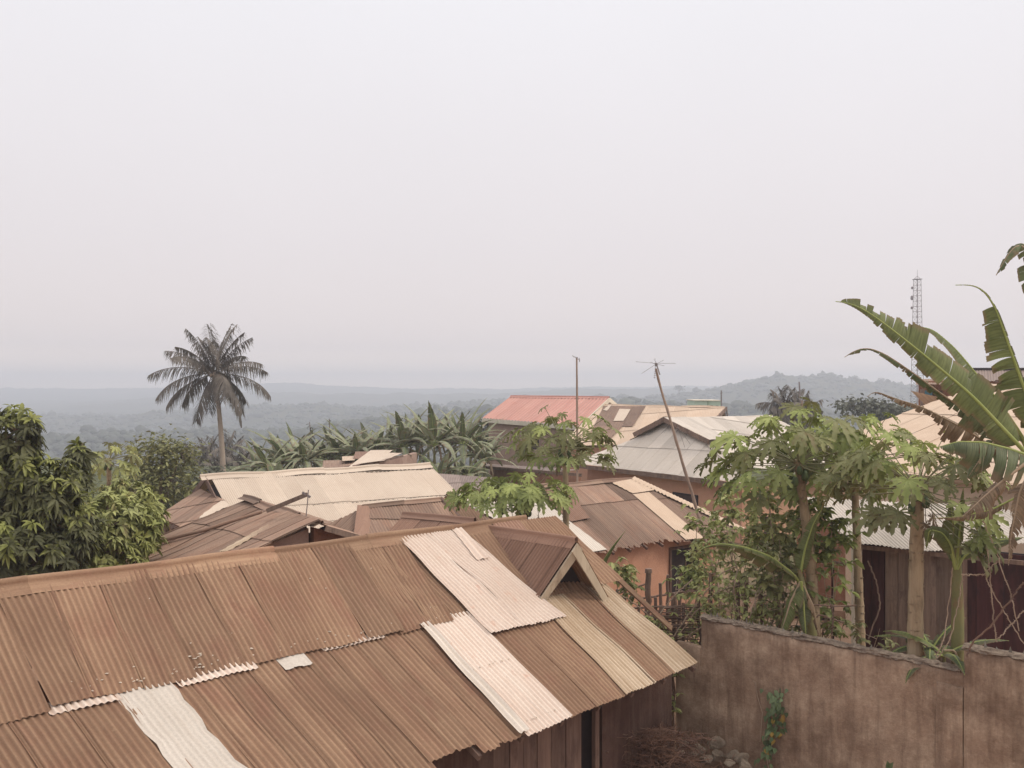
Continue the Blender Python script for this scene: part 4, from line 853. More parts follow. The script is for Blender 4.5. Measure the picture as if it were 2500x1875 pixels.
# J: two pale green blocks behind the mottled roof
hj = thing('green_building', 'small pale green flat-topped building peeping over the mottled roof', 'building', loc=(24, 112, 0))
for k, (u0, u1, dy) in enumerate(((1697, 1727, 0), (1729, 1760, 1.2))):
    a_, b_ = P(u0, 978 + k * .6, 112 + dy), P(u1, 980, 112 + dy); mb = MB(); mb.box((a_ + b_) / 2 + V((0, 2.5, -4)), (b_ - a_) / 2 * V((1, 0, 0)).x, (0, 2.5, 0), (0, 0, 4)); mb.build('wall', M['green_wall'], hj)
    mb = MB(); mb.box((a_ + b_) / 2 + V((0, 2.5, .06)), V((abs(b_.x - a_.x) / 2 + .12, 0, 0)), (0, 2.65, 0), (0, 0, .06)); mb.build('parapet', M['cream'], hj)
    for q_ in (.25, .7):
        c_ = a_ + (b_ - a_) * q_ + V((0, -.02, -.75)); mb = MB(); mb.box(c_, (.16, 0, 0), (0, .03, 0), (0, 0, .2)); mb.build('window', M['dark'], hj)

# K: buildings on the far wooded hill
def far_block(px, y, fl, nw, label, wallm='farwhite'):
    u0, u1, v0, v1 = px; a_ = P(u0, v0, y); b_ = P(u1, v1, y); wx = (b_.x - a_.x) / 2; hz_ = (a_.z - b_.z) / 2
    o = thing('hill_building', label, 'building', 'buildings on the far hill', loc=tuple(V(((a_.x + b_.x) / 2, y, b_.z - 3))))
    mb = MB(); mb.box(((a_.x + b_.x) / 2, y + 5, (a_.z + b_.z) / 2 - 2), (wx, 0, 0), (0, 5, 0), (0, 0, hz_ + 2)); mb.build('wall', M[wallm], o)
    mb = MB(); mb.box(((a_.x + b_.x) / 2, y + 5, a_.z + .35), (wx + .8, 0, 0), (0, 5.8, 0), (0, 0, .35)); mb.build('roof', M['farwhite'] if wallm != 'farwhite' else M['cream_tin'], o)
    for i in range(fl):
        for k in range(nw):
            mb = MB(); mb.box((a_.x + 2 * wx * (k + .5) / nw, y - .05, a_.z - 2 * hz_ * (i + .5) / fl), (wx / nw * .55, 0, 0), (0, .08, 0), (0, 0, hz_ / fl * .5)); mb.build('window', M['dark'], o)
far_block((2009, 2054, 940, 951), 1100, 2, 8, 'long white two-storey building high on the far wooded hill')
far_block((2032, 2052, 951, 958), 1085, 1, 4, 'small white block just below the long white building')
far_block((1836, 1853, 953, 958), 1080, 1, 3, 'pale house on the hillside, second from the left')
far_block((1856, 1873, 952, 959), 1075, 1, 3, 'white house on the hillside, nearest the long building\'s left')
far_block((1812, 1826, 955, 959), 1090, 1, 2, 'tiny pale house, leftmost on the hillside')

# L: tan house at the right
hr = thing('tan_house', 'large tan-roofed house at the right edge behind the banana leaves', 'house', loc=(15, 28, 0))
La, Lb, Lc = P(2404, 938, 35), P(2760, 936, 31), P(2620, 1200, 21.8); plL = plane(La, Lb, Lc)
LL = [La, Lb, RP(2760, 1215, plL), RP(2060, 1140, plL), RP(2060, 1062, plL), RP(2231, 999, plL)]
dL = LL[2] - Lb; dL = V((-plL[1].x, -plL[1].y, 0)); dL = V((plL[1].x, plL[1].y, 0)).normalized(); dL.z = -(plL[1].x * dL.x + plL[1].y * dL.y) / plL[1].z
roof(hr, 'tan_tin', LL, dL, seed=95, rows=(5, 5, 5, 5), sw=1.1, pitch=.09, sub=3, amp=.008)
wl_ = [RP(2060, 1136, plL), RP(2760, 1211, plL)]; bk = MB(); wallquad(bk, wl_[0] + V((.2, .4, -.1)), wl_[1] + V((0, .4, -.1)), -.3, .25, (0, 1, 0)); bk.build('wall', M['tanwall'], hr)
boards(hr, wl_[0] + V((0, 0, -.06)), wl_[1] + V((0, 0, -.06)), .05, .14, 'tanwall')
ex = plL[0] * 0; n_ = V((dL.x, dL.y, 0)); bk = MB(); b4 = [La, Lb, Lb - n_ * 6 + V((0, 0, -2.5)), RP(2231, 999, plL) - n_ * 6 + V((0, 0, -2.5)), RP(2231, 999, plL)]
roof_poly(lambda c, r: bk, b4, -n_ + V((0, 0, -.4)), seed=3, pitch=.12, sub=3); bk.build('back_roof', M['tan_tin'], hr, True)
hu = thing('upper_house', 'house with a grey corrugated roof strip and a blue shutter beyond the tan roof', 'house', loc=(20, 44, 0))
u0_, u1_ = P(2243, 930, 44), P(2560, 930, 42); bk = MB(); wallquad(bk, u0_, u1_, .5, .3, (0, 1, 0)); bk.build('wall', M['mud'], hu)
q_ = [P(2372, 903, 44), P(2600, 903, 42.5), P(2600, 931, 40.5), P(2372, 931, 41.8)]; roof(hu, 'grey_tin', q_, q_[3] - q_[0], seed=98, rows=(9,), pitch=.12, amp=.02)
q_ = [P(2236, 926, 45.5), P(2374, 926, 44.5), P(2374, 938, 42.5), P(2236, 939, 43)]; roof(hu, 'rust_far', q_, q_[3] - q_[0], seed=99, rows=(9,))
boards(hu, P(2368, 901, 43.9), P(2600, 901, 42.3), .08, .12, 'dark', 'ridge_board'); boards(hu, P(2430, 931, 41.2), P(2600, 915, 40.2), .08, .12, 'plank')
opening(hu, u0_, u1_, 2257, 956, 2273, 986, 'shutter', 'blue', 'blue', .05); opening(hu, u0_, u1_, 2276, 956, 2298, 984, 'window', 'dark', 'plank', .05)
mb = MB(); c_ = P(2252, 950, 43); mb.beam(c_, V((c_.x, c_.y, .5)), .15, .15, up=(0, 1, 0)); mb.build('post', M['stick'], hu)

# M: plank shed with the white tin roof
hm = thing('plank_shed', 'grey and maroon plank shed under a low white tin roof, behind the boundary wall', 'shed', loc=(9, 20, 0))
m0, m1 = P(2072, 1326, 20), P(2640, 1380, 17.7); m2, m3 = m1 + V((.5, 3.6, .62)), m0 + V((.15, 3.6, .55))
roof(hm, 'white_tin', [m3, m2, m1, m0], m0 - m3, seed=101, rows=(2.2, 2.2), sw=.75, sub=5, sg=.05, ragged=.03, amp=.013)
boards(hm, m0 + V((.1, .15, -.09)), m1 + V((0, .15, -.09)), .05, .09, 'stick', 'eave_beam')
n0, n1 = m0 + V((.12, .45, -.05)), m1 + V((0, .45, -.05)); n0.z = n1.z = m0.z + .0
def mw(u): k = t_u(n0, n1, u); return n0 + (n1 - n0) * k
cols = [(2098, 2126, 'maroon'), (2127, 2158, 'maroon'), (2160, 2190, 'grey_plank'), (2191, 2225, 'grey_plank'), (2226, 2252, 'grey_plank'), (2253, 2282, 'grey_plank'), (2283, 2320, 'grey_plank'), (2321, 2350, 'plank'),
        (2352, 2382, 'maroon'), (2383, 2414, 'maroon'), (2415, 2450, 'maroon'), (2451, 2490, 'maroon'), (2491, 2530, 'maroon'), (2531, 2580, 'maroon'), (2581, 2640, 'maroon')]
for k, (a_, b_, mt) in enumerate(cols):
    bk = MB(); o_ = V((0, -.015 * (k % 2) - (.03 if mt == 'grey_plank' else 0), 0)); wallquad(bk, mw(a_) + o_, mw(b_ + .6) + o_, -.2, .03, (0, 1, 0), tone=R.uniform(.3, .8)); bk.build('wall_board', M[mt], hm)
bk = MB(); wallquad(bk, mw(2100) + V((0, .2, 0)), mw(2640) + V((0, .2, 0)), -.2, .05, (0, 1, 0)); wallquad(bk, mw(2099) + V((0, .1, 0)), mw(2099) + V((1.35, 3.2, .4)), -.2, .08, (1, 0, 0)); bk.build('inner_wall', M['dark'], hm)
for u_, mt, ww in ((2089, 'cream', .2), (2222, 'stick', .09), (2349, 'stick', .1)):
    c_ = mw(u_) + V((0, -.06, 0)); mb = MB(); mb.beam(c_, V((c_.x, c_.y, -.2)), ww, .12, up=(0, 1, 0)); mb.build('post', M[mt], hm)
# mud wall between
mwl = thing('mud_wall', 'crumbling reddish mud wall between the orange house and the plank shed', 'wall', loc=(10, 30, 0))
a_, b_ = P(1945, 1275, 31.5), P(2092, 1262, 29.5); bk = MB(); wallquad(bk, a_, b_, -.3, .3, (0, 1, 0)); bk.build('wall_face', M['mud'], mwl)
bk = MB(); bk.box(P(2025, 1492, 28.6), (2.2, -.5, 0), (.1, .4, 0), (0, 0, .12)); bk.build('plinth', M['dirt'], mwl)

# aerials, bamboo pole, mast
a1 = thing('antenna_pole', 'thin straight dark antenna pole rising against the sky behind the tall papaya', 'antenna', loc=tuple(V((P(1410, 1182, 33).x, 33, 0))))
b_ = P(1410, 1182, 33); mb = MB(); mb.tube([V((b_.x, 33, 0)), P(1409, 1000, 33), P(1408, 875, 33)], [.045, .04, .03], 8); mb.build('pole', M['bamboo'], a1)
mb = MB(); mb.tube([P(1397, 868, 33), P(1408, 875, 33), P(1416, 879, 33)], .012, 5)
mb.tube([P(1414, 874, 33.1), P(1415, 884, 33.1)], .012, 5); mb.tube([P(1401, 872, 32.7), P(1405, 871, 33.4)], .01, 5); mb.tube([P(1408, 876, 33), P(1409, 872, 33)], .03, 5); mb.build('aerial', M['metal'], a1)
ba = thing('bamboo_antenna_pole', 'leaning bamboo pole with a spidery television aerial on top', 'antenna', loc=tuple(V((7.6, 27.5, 0))))
p0, p1 = P(1606, 900, 27.5), P(1704, 1268, 27.5); p2 = p0 + (p1 - p0) * (p0.z / (p0.z - p1.z))
pts = [p2 + (p0 - p2) * f + V((.06 * math.sin(f * 5) + R.uniform(-.012, .012), 0, 0)) for f in np.linspace(0, 1, 26)]
mb = MB(); mb.tube(pts, [.058 - .025 * f + (.006 if i % 3 == 0 else 0) for i, f in enumerate(np.linspace(0, 1, 26))], 8); mb.build('pole', M['bamboo'], ba, True)
mb = MB(); c_ = P(1602, 890, 27.5); mb.tube([P(1611, 915, 27.4), P(1604, 893, 27.4)], .02, 6)
for a, b_ in (((1552, 883), (1600, 887)), ((1604, 887), (1650, 887)), ((1601, 889), (1598, 924)), ((1588, 884), (1606, 892)), ((1596, 876), (1607, 893)), ((1566, 912), (1600, 890)), ((1604, 888), (1620, 879)), ((1603, 889), (1622, 893)), ((1599, 874), (1600, 888))):
    mb.tube([P(*a, 27.6), P(*b_, 27.4)], .005, 4)
for k in range(7): q_ = P(1600.7 - k * .45, 894 + k * 4.6, 27.4); mb.tube([q_ - V((.035, .05, 0)), q_ + V((.035, .05, 0))], .006, 4)
mb.box(c_, (.035, 0, 0), (0, .03, 0), (0, 0, .05)); mb.build('aerial', M['metal'], ba)
for k, (a, b_) in enumerate((((1652, 1035), (1672, 1092)), ((1654, 1040), (1685, 1084)))):
    mb = MB(); mb.tube([P(*a, 27.4), P(*b_, 27.6)], .005, 4); mb.build('guy_wire', M['metal'], ba)
ap_ = thing('roof_antenna', 'short thin mast standing behind the pale green building', 'antenna', loc=tuple(P(1761, 1000, 90)))
mb = MB(); mb.tube([P(1761, 1010, 90), P(1761, 953, 90)], .07, 6); mb.tube([P(1758, 960, 90), P(1764, 959, 90)], .03, 5); mb.build('mast', M['metal'], ap_)
ap2 = thing('antenna_mast', 'thin leaning pair of poles above the right-hand papaya crowns', 'antenna', loc=tuple(P(1958, 1020, 60)))
mb = MB(); mb.tube([P(1957, 1030, 60), P(1951, 932, 60)], .05, 6); mb.build('mast', M['metal'], ap2); mb = MB(); mb.tube([P(1955, 1030, 60), P(1958, 978, 60)], .09, 6); mb.build('pole', M['bamboo'], ap2)

# telecom tower
tw = thing('lattice_tower', 'tall slim lattice telecom tower with small dishes behind the banana leaves', 'tower', loc=tuple(P(2239, 1010, 200)))
Y = 200; tt_, bb_ = P(2239.5, 683, Y), P(2241, 1020, Y); Ht = tt_.z - bb_.z; leg = []
def tr(z): f = (z - bb_.z) / Ht; return .75 + .65 * (1 - f)
mb = MB()
for k in range(4):
    a = math.pi / 4 + k * math.pi / 2 + .3; leg.append(a)
    l_ = MB(); l_.tube([V((tt_.x + math.cos(a) * tr(z), Y + math.sin(a) * tr(z), z)) for z in np.linspace(bb_.z, tt_.z, 5)], .055, 5); l_.build('leg', M['tower'], tw)
zs = np.linspace(bb_.z, tt_.z, 27)
for i in range(26):
    for k in range(4):
        a, b_ = leg[k], leg[(k + 1) % 4]
        f = lambda an, z: V((tt_.x + math.cos(an) * tr(z), Y + math.sin(an) * tr(z), z))
        mb.tube([f(a, zs[i]), f(b_, zs[i])], .032, 4, cap=False); mb.tube([f(a, zs[i]), f(b_, zs[i + 1])], .028, 4, cap=False)
mb.build('bracing', M['tower'], tw)
mb = MB(); mb.box(tt_ + V((0, 0, .1)), (.8, 0, 0), (0, .8, 0), (0, 0, .05)); mb.tube([tt_ + V((-.8, 0, .1)), tt_ + V((0, 0, .8)), tt_ + V((.8, 0, .1))], .05, 4); mb.tube([tt_, tt_ + V((0, 0, 2.2))], .04, 4); mb.build('top_frame', M['tower'], tw)
for dz, sx, r_ in ((.22, -1, .5), (.34, -1, .3), (.60, -1, .45), (.63, 1, .4), (.10, -1, .3)):
    z = tt_.z - dz * Ht * .6; c_ = V((tt_.x + sx * (tr(z) + .45), Y - .2, z)); mb = MB(); mb.tube([c_ - V((.12, 0, 0)), c_ + V((.12, 0, 0))], r_, 12); mb.tube([c_, c_ - V((sx * .5, 0, 0))], .06, 4); mb.build('dish', M['tower'], tw)
# ---------------------------------------------------------------- leaves and plants
def leaf_template(stations, widths, fold=.15, three=True):
    v, q = [], []
    for i, (x, w_) in enumerate(zip(stations, widths)):
        if three: v += [(x, -w_, fold * w_), (x, 0, 0), (x, w_, fold * w_)]
        else: v += [(x, -w_, 0), (x, w_, 0)]
        k = 3 if three else 2
        if i: 
            for c in range(k - 1): a = (i - 1) * k + c; q.append((a, a + 1, a + k + 1, a + k))
    return np.array(v, float), np.array(q)
TL = leaf_template([0, .18, .45, .75, 1], [.03, .12, .17, .12, .01], .5)
TS = leaf_template([0, .35, .7, 1], [.02, .24, .22, .02], .3)
TB = leaf_template([0, .5, 1], [.08, .32, .04], three=False)
def batch(mb, tpl, pos, fwd, up, L, W_=None, droop=0., tone=.5):
    """many copies of one leaf at pos, pointing along fwd"""
    tv, tq = tpl; N = len(pos); pos = np.asarray(pos); fwd = nrm(np.asarray(fwd)); side = nrm(np.cross(np.asarray(up) + 1e-4, fwd)); u = np.cross(fwd, side)
    L = np.broadcast_to(L, (N,)); W_ = L if W_ is None else np.broadcast_to(W_, (N,)); dr = np.broadcast_to(droop, (N,))
    x = tv[None, :, 0] * L[:, None]; y = tv[None, :, 1] * W_[:, None]; z = tv[None, :, 2] * W_[:, None]
    p = pos[:, None] + fwd[:, None] * x[..., None] + side[:, None] * y[..., None] + u[:, None] * z[..., None]
    p[..., 2] -= (dr * L)[:, None] * tv[None, :, 0] ** 2
    k = len(tv); q = (tq[None] + (np.arange(N) * k)[:, None, None]).reshape(-1, 4)
    mb.add(p.reshape(-1, 3), q, tone=np.repeat(np.broadcast_to(tone, (N,)), k))
def dirs(n, r, zlo=-1., zhi=1.):
    z = r.uniform(zlo, zhi, n); a = r.uniform(0, 2 * math.pi, n); s = np.sqrt(np.maximum(0, 1 - z * z))
    return np.stack([np.cos(a) * s, np.sin(a) * s, z], 1)
def limb(mb, p, q, r0, r1, r, n=7, sag_=.0, wob=.06):
    p, q = A(p), A(q); L = np.linalg.norm(q - p); f = np.linspace(0, 1, n)
    pts = p + (q - p) * f[:, None] + r.normal(0, wob * L / 6, (n, 3)) * np.sin(f * math.pi)[:, None]; pts[:, 2] -= sag_ * L * np.sin(f * math.pi)
    mb.tube(pts, r0 + (r1 - r0) * f, 7); return pts

def blob_points(blobs, n, r, shell=.55):
    out = []; per = np.array([b[1] * b[2] * b[3] for b in blobs]) ** .75; per = per / per.sum()
    for (c, rx, ry, rz), w_ in zip(blobs, per):
        k = max(4, int(n * w_)); d = dirs(k, r); f = (shell ** 3 + (1 - shell ** 3) * r.random(k)) ** (1 / 3)
        wv = 1 + .28 * (fbm(d[:, 0] * 2.3 + c[0] * 3 + 40, d[:, 2] * 2.3 + d[:, 1] * 1.7 + 40, 2) - .37) * 3
        out.append((A(c) + d * A((rx, ry, rz)) * (f * wv)[:, None], d))
    return np.concatenate([a for a, _ in out]), np.concatenate([b for _, b in out])

def whorl_tree(name, label, base, blobs, n, seed, mats, per=13, L=.22, trunk=.16, group=None, shell=.45, cat='tree'):
    """mango-like tree: whorls of long drooping leaves at the branch tips"""
    r = np.random.default_rng(seed); t_ = thing(name, label, cat, group, loc=tuple(base)); tk = MB()
    cs = [A(b[0]) for b in blobs]; top = max(cs, key=lambda c: c[2])
    pts = limb(tk, base, A(top) * .5 + A(base) * .5, trunk, trunk * .7, r)
    for c in cs:
        limb(tk, pts[-2 if c[2] > pts[-2][2] else 3], c, trunk * .55, trunk * .2, r, 6)
    P_, d = blob_points(blobs, n, r, shell)
    ok = P_[:, 2] > .15; P_, d = P_[ok], d[ok]
    for k in r.choice(len(P_), min(90, len(P_)), replace=False):
        c = min(cs, key=lambda c: np.linalg.norm(c - P_[k])); limb(tk, c, P_[k], trunk * .18, .008, r, 4)
    tk.build('trunk', M['bark'], t_, True)
    for mi, mt in enumerate(mats):
        sel = np.arange(len(P_)) % len(mats) == mi if not callable(mats) else None
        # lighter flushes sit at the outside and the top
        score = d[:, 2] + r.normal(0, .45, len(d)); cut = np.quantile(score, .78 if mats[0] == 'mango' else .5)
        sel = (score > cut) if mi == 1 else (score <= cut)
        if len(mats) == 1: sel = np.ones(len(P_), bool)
        Q, D = P_[sel], d[sel]; K = len(Q); a = r.uniform(0, 2 * math.pi, (K, per)) ; ax = nrm(D + A((0, 0, .9)) + r.normal(0, .25, (K, 3)))
        s1 = nrm(np.cross(ax, A((.3, 1, .2)))); s2 = np.cross(ax, s1); el = r.uniform(-.35, .75, (K, per))
        fw = (np.cos(a)[..., None] * s1[:, None] + np.sin(a)[..., None] * s2[:, None]) * np.cos(el)[..., None] + ax[:, None] * np.sin(el)[..., None]
        tone = np.clip(np.repeat(r.normal(.5, .2, K), per) + r.normal(0, .12, K * per), 0, 1)
        mb = MB(); batch(mb, TL, np.repeat(Q, per, 0) + fw.reshape(-1, 3) * .02, fw.reshape(-1, 3), np.repeat(ax, per, 0), L * r.uniform(.7, 1.2, K * per), None, r.uniform(.15, .75, K * per), tone)
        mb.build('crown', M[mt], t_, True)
    return t_

def leafy_tree(name, label, base, blobs, n, seed, mat, L=.12, trunk=.14, group=None, shell=.3, tpl=None, cat='tree', twigs=60, bark='bark', clump=9, spread=.3):
    r = np.random.default_rng(seed); t_ = thing(name, label, cat, group, loc=tuple(base)); tk = MB()
    cs = [A(b[0]) for b in blobs]; low = min(cs, key=lambda c: c[2]); mid = np.mean(cs, 0)
    pts = limb(tk, base, A(base) * .45 + mid * .55, trunk, trunk * .7, r)
    for c in cs: limb(tk, pts[-2], c, trunk * .5, trunk * .15, r, 6)
    K = n // clump; C_, d = blob_points(blobs, K, r, shell); ok = C_[:, 2] > -70; C_, d = C_[ok], d[ok]; K = len(C_)
    for k in r.choice(K, min(twigs, K), replace=False):
        c = min(cs, key=lambda c: np.linalg.norm(c - C_[k])); limb(tk, c, C_[k], trunk * .14, trunk * .03, r, 4)
    tk.build('trunk', M[bark], t_, True)
    sp = spread * np.mean([b[1] for b in blobs]); Q = np.repeat(C_, clump, 0) + r.normal(0, sp, (K * clump, 3)) * A((1, 1, .6))
    fw = np.repeat(d, clump, 0) * .5 + dirs(K * clump, r, -.7, .5); tone = np.clip(np.repeat(r.normal(.5, .22, K), clump) + r.normal(0, .1, K * clump), 0, 1)
    mb = MB(); batch(mb, tpl or TS, Q, fw, A((0, 0, 1)) + r.normal(0, .5, (K * clump, 3)), L * r.uniform(.6, 1.3, K * clump), None, .25, tone); mb.build('crown', M[mat], t_, True)
    return t_

# papaya: palmate leaves with toothed lobes at the ends of long stalks
def papaya_leaf(seed):
    r = np.random.default_rng(seed); v, q = [], []
    for ang, ln in zip((-140, -100, -66, -33, 0, 33, 66, 100, 140), (.5, .68, .82, .95, 1, .95, .82, .68, .5)):
        a = math.radians(ang + r.normal(0, 4)); ln = ln * r.uniform(.88, 1.08); base = len(v)
        st = [(0, .02), (.16, .05), (.32, .075), (.45, .15), (.52, .075), (.66, .17), (.74, .075), (.86, .10), (1, .005)]
        tilt = r.normal(0, .10); dz = r.uniform(.22, .5)
        for x, w_ in st:
            X = x * ln; c, s = math.cos(a), math.sin(a); z = -dz * X ** 2 * 1.1 + .10 * X + abs(math.sin(a)) * 0
            for y, f in ((-w_ * 1.15, 1), (0, 0), (w_ * 1.15, 1)):
                Y_ = y * ln; xo = X + (abs(y) > .1) * .07
                v.append((c * xo - s * Y_, s * xo + c * Y_, z + f * w_ * .45 + Y_ * tilt))
        for i in range(len(st) - 1):
            for k in (0, 1): b_ = base + i * 3 + k; q.append((b_, b_ + 1, b_ + 4, b_ + 3))
    return np.array(v), np.array(q)
PAP = [papaya_leaf(s) for s in range(6)]
def papaya(label, foot, crown, rad, nleaf, seed, th=.11, leaf=.38, mats=('papaya', 'papaya_dark'), fruit=6, wind=(.0, 0, 0), zlo=-.45, flat_=.62, dead=0, fr=.075, name='papaya_tree', bend=None, group='papaya trees'):
    r = np.random.default_rng(seed); foot, crown = A(foot), A(crown); t_ = thing(name, label, 'papaya tree', group, loc=tuple(foot))
    f = np.linspace(0, 1, 40); mid = (foot + crown) / 2 + (A(bend) if bend is not None else 0)
    pts = foot * ((1 - f) ** 2)[:, None] + mid * (2 * f * (1 - f))[:, None] + crown * (f ** 2)[:, None]
    tk = MB(); tk.tube(pts, th * (1.15 - .45 * f) + .006 * np.sin(f * 170), 12)
    for k in range(90):                                    # leaf scars down the trunk
        q_ = r.uniform(.25, .97); i = int(q_ * 39); a = r.uniform(0, 6.28); rad_ = th * (1.15 - .45 * q_); c_ = pts[i] + A((math.cos(a), math.sin(a), 0)) * rad_
        tk.box(c_, A((-math.sin(a), math.cos(a), 0)) * .03, A((math.cos(a), math.sin(a), 0)) * .007, (0, 0, .013), tone=r.uniform(0, .4))
    tk.build('trunk', M['papbark'], t_, True)
    st, lf = MB(), [MB(), MB()]
    d = dirs(nleaf, r, zlo, .95); d[:, 2] = np.where(d[:, 2] < 0, d[:, 2] * .8, d[:, 2]); top = pts[-1]
    for i in range(nleaf):
        L_ = rad * r.uniform(.65, 1.0) * (.75 + .25 * (1 - max(0, d[i, 2]))); dd = nrm(d[i] * A((1, 1, flat_)) + A(wind))
        s0 = top - A((0, 0, .05 + max(0, -d[i, 2]) * .35)) + A((dd[0], dd[1], 0)) * th * .6
        e_ = s0 + dd * L_; m_ = (s0 + e_) / 2 + A((0, 0, -.04 * L_ - .03 + .12 * L_ * (d[i, 2] > .2)))
        g = np.linspace(0, 1, 7)[:, None]; sp_ = s0 * (1 - g) ** 2 + m_ * 2 * g * (1 - g) + e_ * g ** 2; st.tube(sp_, np.linspace(.011, .006, 7), 5, cap=False)
        fw = nrm(nrm(A((dd[0], dd[1], 0))) + A((0, 0, -.25 - r.uniform(0, .6))) + A(wind) * .8); upv = A((0, 0, 1)) + dd * .5 + r.normal(0, .3, 3)
        s_ = leaf * r.uniform(.75, 1.15) * (.75 if d[i, 2] > .75 else 1)
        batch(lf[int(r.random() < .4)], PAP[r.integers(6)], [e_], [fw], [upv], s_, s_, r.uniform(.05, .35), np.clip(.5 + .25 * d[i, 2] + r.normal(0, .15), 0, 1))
    st.build('leaf_stalks', M['petiole'], t_, True)
    for k in (0, 1):
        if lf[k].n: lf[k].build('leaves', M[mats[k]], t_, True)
    if dead:
        db = MB()
        for i in range(dead):
            a = r.uniform(0, 6.28); e_ = top + A((math.cos(a) * .3, math.sin(a) * .3, -.35 - r.uniform(0, .35))); db.tube([top - A((0, 0, .25)), (top + e_) / 2 + A((math.cos(a) * .12, math.sin(a) * .12, 0)), e_], .007, 4)
            batch(db, PAP[r.integers(6)], [e_], [A((math.cos(a) * .4, math.sin(a) * .4, -1))], [A((math.cos(a), math.sin(a), 0))], leaf * .6, leaf * .35, .2, .5)
        db.build('dead_leaves', M['banana_dry'], t_, True)
    for k in range(fruit):
        a = k * 2.4 + seed; zz = -.16 - .085 * (k // 3) * 1.3 - fr * .5; c_ = top + A((math.cos(a) * (th * .75 + fr * .7), math.sin(a) * (th * .75 + fr * .7), zz)); s_ = fr * r.uniform(.75, 1.1)
        g = np.linspace(0, math.pi, 8); ph = np.linspace(0, 2 * math.pi, 10, endpoint=False); pr = np.sin(g) ** .8 * (1 - .18 * np.cos(g))
        G = np.stack([pr[:, None] * np.cos(ph) * s_ * .75, pr[:, None] * np.sin(ph) * s_ * .75, np.broadcast_to((np.cos(g) * s_ * 1.15)[:, None], (8, 10))], -1) + c_
        fb_ = MB(); fb_.grid(G, closed=True); fb_.build('fruit', M['fruit'], t_, True)
    return t_

# banana leaf along a given midrib
def banana_leaf(parent, path, hw, seed, mat='banana', rib='rib', hang=(.5, .5), petiole=.12, tear=.5, side=(1, 1), short=(1, 1), upv=(0, 0, 1), r0=.03, n=64, tip=.0, label=None, name='leaf'):
    """path: midrib points; hw: half width; hang: droop of each half in radians; short: blade left on each half"""
    r = np.random.default_rng(seed); p = np.array([A(x) for x in path]); 
    L = np.concatenate([[0], np.cumsum(np.linalg.norm(np.diff(p, axis=0), axis=1))]); s = np.linspace(0, 1, n)
    for _ in range(2):                                     # smooth the polyline
        p = np.stack([np.interp(np.linspace(0, L[-1], max(len(p) * 3, 24)), L, p[:, k]) for k in range(3)], 1)
        p[1:-1] = (p[:-2] + 2 * p[1:-1] + p[2:]) / 4; L = np.concatenate([[0], np.cumsum(np.linalg.norm(np.diff(p, axis=0), axis=1))])
    p = np.stack([np.interp(s * L[-1], L, p[:, k]) for k in range(3)], 1); T = nrm(np.gradient(p, axis=0)); Lt = L[-1]
    S = nrm(np.cross(T, A(upv))); U = np.cross(S, T)
    rb = MB(); rb.tube(p, r0 * (1.05 - .85 * s), 7); ro = rb.build('midrib', M[rib], parent, True)
    bl = MB(); x = np.clip((s - petiole) / (1 - petiole), 0, 1); wid = hw * 1.18 * np.sin(np.clip(x * 1.02, 0, 1) ** .62 * math.pi) ** .6 * (1 - .5 * x); wid = np.where(s < petiole, 0, wid)
    i0 = int(petiole * n)
    for k, sg in enumerate((-1, 1)):
        if not side[k]: continue
        i = i0
        while i < n - 1:
            b_ = int(r.integers(1, 4)) if r.random() < tear else int(r.integers(4, 12)); j = min(n - 1, i + b_)
            m = (j - i) * 2 + 1; ss = np.linspace(i, j, m); h0 = hang[k] + r.normal(0, .16 + .25 * tear); ls = r.uniform(.85 - .3 * tear, 1.06) * (short[k] if np.isscalar(short[k]) else short[k](i / n)); tw_ = r.normal(0, .10 * tear)
            pp = np.stack([np.interp(ss, np.arange(n), p[:, c]) for c in range(3)], 1); Sx = np.stack([np.interp(ss, np.arange(n), S[:, c]) for c in range(3)], 1); Tx = np.stack([np.interp(ss, np.arange(n), T[:, c]) for c in range(3)], 1); Ux = np.stack([np.interp(ss, np.arange(n), U[:, c]) for c in range(3)], 1)
            ww = np.interp(ss, np.arange(n), wid) * ls; rows = []; prev = pp + Ux * .004; cols = 6
            gap = 1 - .10 * tear; cc = pp.mean(0)
            for c in range(cols):
                f = c / (cols - 1); 
                if c:
                    h = -.30 + (h0 + .30) * min(1, f * 1.3); dv = Sx * sg * math.cos(h) + (Ux * .5 + A((0, 0, .5))) * -math.sin(h) + Tx * (.22 + tw_)
                    jag = 1 if c < cols - 1 else (1 + r.normal(0, .10, m) * (.4 + tear))[:, None]
                    prev = prev + dv * (ww / (cols - 1))[:, None] * jag
                q_ = prev if c == 0 else prev * (1 - (1 - gap) * f * .6) + (prev.mean(0)) * ((1 - gap) * f * .6)
                rows.append(q_ + Ux * (.003 * np.cos(np.arange(m) * 2.1))[:, None])
            g = np.stack(rows, 1); uv = np.stack(np.broadcast_arrays((ss / n * Lt)[:, None], (np.arange(cols) / (cols - 1))[None]), -1)
            bl.grid(g, uv, tone=float(np.clip(r.normal(.5, .18), 0, 1))); i = j
    if bl.n:
        o = bl.build(name, M[mat], parent, True, label); ro.parent = o; ro.location = (0, 0, 0)
    return ro

